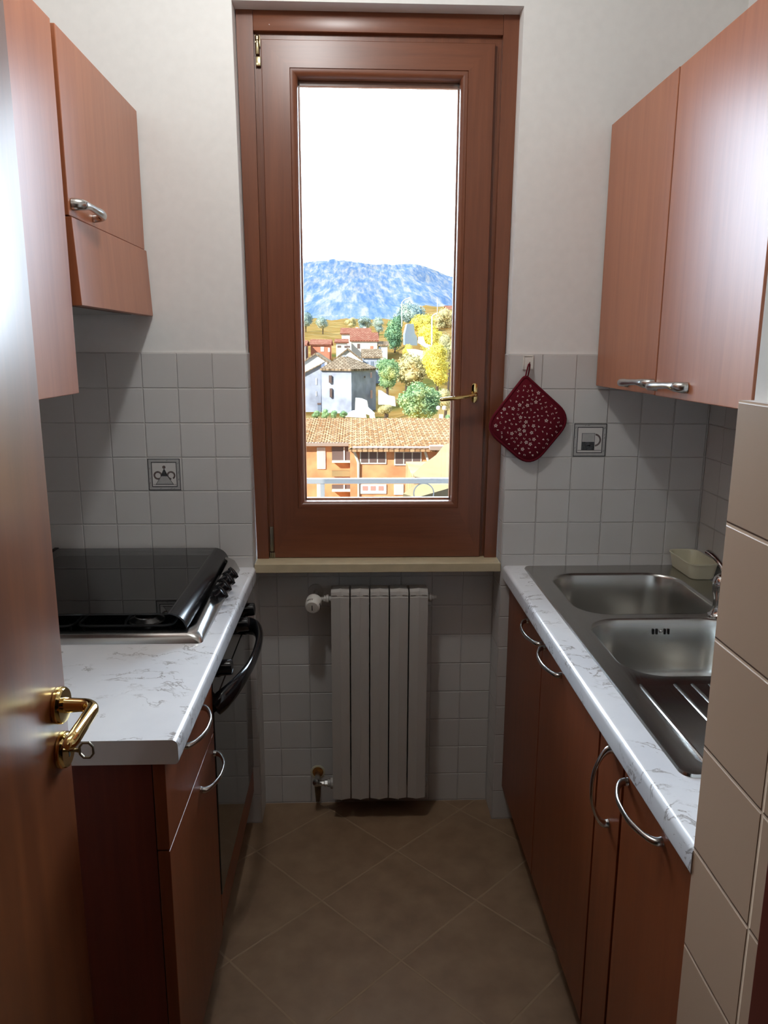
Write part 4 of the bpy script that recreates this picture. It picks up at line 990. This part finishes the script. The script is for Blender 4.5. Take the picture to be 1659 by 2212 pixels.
def ow(x0, y0, x1, y1, mt='darkwin', d=73.6, nm='window'):
    b = NB(); panel(b, A(x0, y0), A(x1, y1), d, .3, .25); obj(nm, b, mt, oh, 0)
for q in ((555, 1350, 605, 1475), (725, 1360, 748, 1480), (570, 1570, 612, 1720), (820, 1835, 852, 1870)): ow(*q, d=74.0)
for q in ((1160, 1360, 1180, 1390), (1262, 1300, 1292, 1390), (1262, 1600, 1300, 1740)): ow(*q, d=75.2)
q = P(*A(822, 1010), 78); b = NB(); box(b, q.x-.2, q.x+.2, 77.8, 78.2, q.z-1.6, q.z); obj('chimney', b, 'stonewall', oh, 0)
lw = thing('stone_house', 'pale grey barn with lean-to tiled roof at the left edge of the window view', 'house', P(670, 905, 78))
b = NB(); prism(b, [Vector((v.x, 75, v.z)) for v in (P(600, 920, 75), P(693.5, 920, 75), P(693.5, 787, 75), P(654, 808, 75), P(600, 836, 75))], (0, 9, 0)); obj('wall', b, 'stonewall', lw, 0)
b = NB(); prism(b, [Vector((v.x, 74.7, v.z)) for v in (P(696, 786, 75), P(654, 808, 75), P(600, 836, 75), P(600, 834.5, 75), P(654, 806, 75), P(696, 784, 75))], (0, 9.6, 0)); obj('roof', b, 'oldroof', lw, 0)
for x0, y0, x1, y1, mt in ((330, 1395, 355, 1510, 'whitewall'), (360, 1820, 425, 1850, 'darkwin'), (365, 1860, 425, 1960, 'slate'), (335, 1620, 350, 1700, 'whitewall')):
    b = NB(); panel(b, A(x0, y0), A(x1, y1), 75, .2, .06); obj('window', b, mt, lw, 0)
house('house with bright white gable behind the grey barn, far left', 656, 707, 783, 86, 8, 766, 'whitewall', 'oldroof', gable_x=True, over=.3)
house('house with white gable wall and brown roof behind the old stone house', 724, 778, 777, 92, 9, 756, 'whitewall', 'oldroof', gable_x=True, over=.3)
house('low house with shaded blue-grey wall right behind the old stone house', 785, 822, 773, 96, 8, 757, 'stonewall', 'oldroof', [(A(1180, 1120), A(1222, 1180), 'slate'), (A(1270, 1110), A(1320, 1190), 'slate')])
house('white house with red gabled roof, window and brown door, centre of the village', 759, 815, 737, 112, 10, 721, 'whitewall', 'redroof', [(A(1040, 810), A(1085, 890), 'darkwin'), (A(1260, 848), A(1312, 985), 'redwall', 'door')])
house('low white annex with two windows at the left of the village white house', 726, 749, 741, 110, 6, 735, 'whitewall', 'redroof', [(A(700, 840), A(765, 875), 'darkwin'), (A(820, 845), A(920, 880), 'darkwin')])
house('brick red house with pink roof at the left end of the village', 671, 712, 746, 110, 9, 736, 'redwall', 'redroof', [(A(415, 860), A(475, 945), 'paleblind'), (A(540, 880), A(575, 950), 'whitewall')])
house('small white cottage at the left edge of the window, below the dry field', 628, 659, 747, 108, 7, 738, 'whitewall', 'redroof')
house('white farmhouse with long red roof behind the village white house', 738, 800, 722, 128, 10, 711, 'whitewall', 'redroof', chim=((771, 707, 1.6), (788, 706, 1.6), (776, 714, 1.5)))
house('small white outbuilding right of the village white house', 820, 837, 747, 112, 6, 740, 'whitewall', 'oldroof', [(B_(145, 870), B_(180, 905), 'slate'), (B_(145, 930), B_(205, 960), 'slate')])
house('tiny white house on the hillside at the right edge of the window view', 966, 1000, 671, 190, 8, 662, 'whitewall', 'redroof')
# white garden walls, terrace, tarpaulin, lane
def wallblock(label, pts, d, th, mt, name='garden_wall', cat='wall'):
    b = NB(); q = [Vector((v.x, d, v.z)) for v in (P(*p, d) for p in pts)]; prism(b, q, (0, th, 0))
    single(name, label, cat, b, mt, (sum(v.x for v in q)/len(q), d+th/2, min(v.z for v in q)), smooth=0)
wallblock('white garden wall with stepped end between old stone house and green trees', [A(1405, 1850), A(1405, 1610), A(1460, 1620), A(1580, 1700), (853, 858), (855, 878), A(1500, 1850)], 66, 1.0, 'whitewall')
wallblock('white terrace wall at the right foot of the old stone house', [A(1000, 1960), A(1010, 1740), A(1120, 1750), A(1210, 1790), A(1230, 1900), A(1340, 2000), A(1330, 2060), A(1130, 1990)], 67, .8, 'whitewall')
wallblock('white canopy roof low beside the brick roof ridge, right of the hedge', [A(840, 2060), A(960, 1990), A(1180, 1980), A(1200, 2080)], 62, 2.5, 'whitewall', 'canopy', 'canopy')
wallblock('white car parked beside the canopy, behind the brick roof ridge', [A(1255, 2080), A(1265, 2050), A(1300, 2030), A(1340, 2040), A(1350, 2080)], 60, 1.8, 'whitewall', 'car', 'car')
wallblock('long white lane wall climbing the hillside right of the conifer', [B_(620, 900), B_(760, 900), B_(1040, 960), B_(1110, 990), B_(1090, 1050), B_(860, 1080), B_(680, 1000)], 88, 1.2, 'whitewall')
wallblock('white upper wall by the tall lamp post, right of the conifer', [B_(830, 690), B_(900, 680), B_(940, 800), B_(1100, 870), B_(1340, 930), B_(1340, 980), B_(1100, 960), B_(930, 870), B_(820, 800)], 98, 1.2, 'whitewall')
wallblock('blue-grey shed with white roof beside the conifer', [B_(590, 830), B_(590, 640), B_(630, 470), B_(740, 470), B_(760, 640), B_(800, 700), B_(800, 840)], 106, 4, 'slate', 'shed', 'shed')

# ------------------------------------------------------------------ outside: trees and posts
def tree(name, label, cx, top, bot, wpx, d, mat, blobs=9, leaves=900, seed=1, group=None, cone=0.0, cat='tree'):
    r_ = random.Random(seed); c = P(cx, (top+bot)/2, d); zt, zb_ = P(cx, top, d).z, P(cx, bot, d).z; rx = abs(P(cx+wpx/2, 800, d).x-P(cx-wpx/2, 800, d).x)/2; rz = (zt-zb_)/2
    t = thing(name, label, cat, (c.x, d, zb_-.3), group)
    b = NB(); cs = []
    for k in range(blobs):
        for _ in range(50):
            u = Vector((r_.uniform(-1, 1), r_.uniform(-1, 1), r_.uniform(-1, 1)))
            if u.length < .8: break
        f = 1-cone*(u.z*.5+.5); s = r_.uniform(.42, .6)
        cc = Vector((c.x+u.x*rx*.75*f, d+u.y*rx*.75*f, c.z+u.z*rz*.72)); rr = Vector((rx*s*f, rx*s*f, max(rx*s*f*.8, rz*s*.6))); cs.append((cc, rr))
        q = NB(); bmesh.ops.create_icosphere(q, subdivisions=2, radius=1)
        for v in q.verts:
            n_ = noise.noise(v.co*2.3+Vector((k*7.1, seed, 0))); v.co = cc+Vector((v.co.x*rr.x, v.co.y*rr.y, v.co.z*rr.z))*(.82+.35*n_)
        join(b, q)
    ls = rx*.062
    for k in range(int(leaves*2.2)):
        cc, rr = r_.choice(cs); u = Vector((r_.gauss(0, 1), r_.gauss(0, 1), r_.gauss(0, 1))).normalized(); p = cc+Vector((u.x*rr.x, u.y*rr.y, u.z*rr.z))*r_.uniform(.85, 1.18)
        a = Vector((r_.gauss(0, 1), r_.gauss(0, 1), r_.gauss(0, 1))).normalized()*ls; e = a.orthogonal().normalized()*ls*.6
        b.faces.new([b.verts.new(p-a), b.verts.new(p+e), b.verts.new(p+a), b.verts.new(p-e)])
    obj('crown', b, mat, t, 180)
    b = NB(); g = min(zb_, G(cx, d).z)-.4
    sweep(b, [(c.x, d, g), (c.x+.05, d, (g+c.z)/2), (c.x, d, c.z+rz*.3)], [(.16, .16), (.13, .13), (.05, .05)], n=8); obj('trunk', b, 'bark', t)
def AP(x, y): return A(x, y)
tree('conifer', 'big dark green conifer standing in the middle of the hillside', 853, 662, 764, 54, 122, 'conifer', 12, 1800, 3, cone=.45)
tree('leafy_tree', 'tall green tree at right corner of the old stone house', 836, 762, 848, 58, 70, 'leafgreen', 12, 1800, 5)
tree('leafy_tree', 'olive-toned tree between the green tree and the yellow tree', 892, 764, 846, 88, 82, 'leafolive', 12, 1600, 8)
tree('leafy_tree', 'round light green tree just above the brick roof, below the window handle', 903, 824, 912, 94, 56, 'leafgreen', 14, 2200, 11)
tree('leafy_tree', 'bright yellow tree on the right below the tall lamp post', 944, 726, 848, 62, 72, 'leafyellow', 12, 1800, 13)
tree('leafy_tree', 'orange-green tree at the right edge of the window, above the handle', 970, 698, 812, 52, 88, 'leafolive', 10, 1400, 17)
tree('leafy_tree', 'yellow-green tree right behind the tall lamp post', 934, 690, 772, 66, 104, 'leafyellow', 10, 1300, 19)
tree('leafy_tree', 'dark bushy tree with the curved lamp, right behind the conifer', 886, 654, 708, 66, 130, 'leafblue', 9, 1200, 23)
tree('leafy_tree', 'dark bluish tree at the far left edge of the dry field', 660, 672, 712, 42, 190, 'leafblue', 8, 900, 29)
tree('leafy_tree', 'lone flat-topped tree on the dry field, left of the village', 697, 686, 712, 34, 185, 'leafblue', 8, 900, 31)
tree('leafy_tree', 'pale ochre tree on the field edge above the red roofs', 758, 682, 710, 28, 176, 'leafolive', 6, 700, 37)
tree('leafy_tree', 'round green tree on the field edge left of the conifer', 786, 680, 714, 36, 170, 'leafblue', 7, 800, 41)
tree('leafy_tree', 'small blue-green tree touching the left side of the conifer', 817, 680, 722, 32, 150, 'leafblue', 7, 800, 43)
tree('leafy_tree', 'yellow-orange shrubby tree on the hillside crest right of the curved lamp', 912, 676, 716, 58, 122, 'leafyellow', 9, 1000, 71)
tree('leafy_tree', 'ochre tree at the top of the right hillside, below the tiny white house', 958, 668, 712, 52, 138, 'leafolive', 9, 1000, 73)
tree('leafy_tree', 'orange autumn tree right of the round light green tree, under the handle', 962, 828, 896, 46, 64, 'leafolive', 9, 1000, 79)
tree('leafy_tree', 'slim yellow tree leaning on the left of the long lane wall', 878, 735, 772, 22, 90, 'leafyellow', 6, 700, 83)
tree('bush', 'small green bush at the foot of the white garden wall', 832, 874, 892, 36, 62, 'leafolive', 7, 700, 47, cat='bush')
tree('bush', 'small green bush in the corner right of the brick roof chimney', 973, 893, 912, 22, 54, 'leafgreen', 6, 500, 53, cat='bush')
for k, (cx, w) in enumerate(((684, 22), (703, 24), (723, 22), (743, 22))):
    tree('hedge_shrub', ['leftmost shrub of the hedge below the grey barn', 'second shrub from left in the hedge below the barn', 'third shrub from left in hedge below the stone house', 'rightmost shrub of the hedge, next to the white canopy'][k], cx, 886-(4 if k == 1 else 0), 904, w, 60, 'leafgreen', 6, 500, 60+k, 'hedge shrubs behind the brick roof', cat='shrub')
def post(name, label, px, pt, pb, d, r=.09, arm=None):
    a, c = P(px, pt, d), P(px, pb, d); t = thing(name, label, 'lamp post', (c.x, d, c.z-1))
    b = NB(); sweep(b, [(c.x, d, c.z-1), (a.x, d, a.z)], r, n=8); obj('pole', b, 'pole', t)
    if arm:
        b = NB(); e = P(*arm, d); sweep(b, curve([(a.x, d, a.z-.05), ((a.x*2+e.x)/3, d, a.z+(e.z-a.z)*.55), (e.x, d, e.z)], 5), r*.8, n=8); box(b, min(a.x, e.x)+.8*abs(e.x-a.x), max(a.x, e.x), d-.15, d+.15, e.z-.12, e.z+.05); obj('lamp_arm', b, 'pole', t)
post('lamp_post', 'tall white lamp post on the hillside, right of the conifer', 933, 684, 760, 92, .10, (944, 677))
post('lamp_post', 'pale street lamp with long curved arm beside the conifer top', 868, 653, 690, 112, .08, (886, 643))
post('lamp_post', 'thin pale pole near the hilltop at the far right of the window', 945, 646, 676, 150, .08)

# ------------------------------------------------------------------ light
def light(name, kind, loc, energy, color, **k):
    l = bpy.data.lights.new(name, kind); l.energy = energy; l.color = color
    for a, v in k.items(): setattr(l, a, v)
    o = bpy.data.objects.new(name, l); o.location = loc; COL.objects.link(o); return o
light('ceiling_lamp', 'POINT', (-.215, -.80, 2.60), 18.5, (.97, 1.0, 1.0), shadow_soft_size=.05)
sun = light('sun', 'SUN', (0, 0, 30), 8.5, (1.0, .95, .85), angle=.009)
sun.rotation_euler = Vector((.60, .62, -.50)).to_track_quat('-Z', 'Y').to_euler()
w = bpy.data.worlds.new('sky'); scene.world = w; w.use_nodes = True; nt = w.node_tree; bg = nt.nodes['Background']
tc = N(nt, 'ShaderNodeTexCoord'); dt = N(nt, 'ShaderNodeVectorMath', operation='DOT_PRODUCT'); LK(nt, tc.outputs['Generated'], dt.inputs[0]); dt.inputs[1].default_value = Vector((0, .96, .22)).normalized()
mr = N(nt, 'ShaderNodeMapRange', interpolation_type='SMOOTHSTEP'); LK(nt, dt.outputs['Value'], mr.inputs[0]); mr.inputs[1].default_value = .62; mr.inputs[2].default_value = .97
col = mixc(nt, mr.outputs[0], (.42, .66, 1.0), (.74, .87, 1.0)); LK(nt, col, bg.inputs[0])
LK(nt, mth(nt, 'ADD', .75, mth(nt, 'MULTIPLY', mr.outputs[0], 32.0)), bg.inputs[1])

vs = scene.view_settings
scene.display_settings.display_device = 'sRGB'
vs.view_transform = 'Standard'; vs.look = 'None'; vs.gamma = 1.0; vs.exposure = 0.0; vs.use_curve_mapping = False
scene.cycles.max_bounces = 10; scene.cycles.transparent_max_bounces = 12
scene.cycles.use_denoising = True
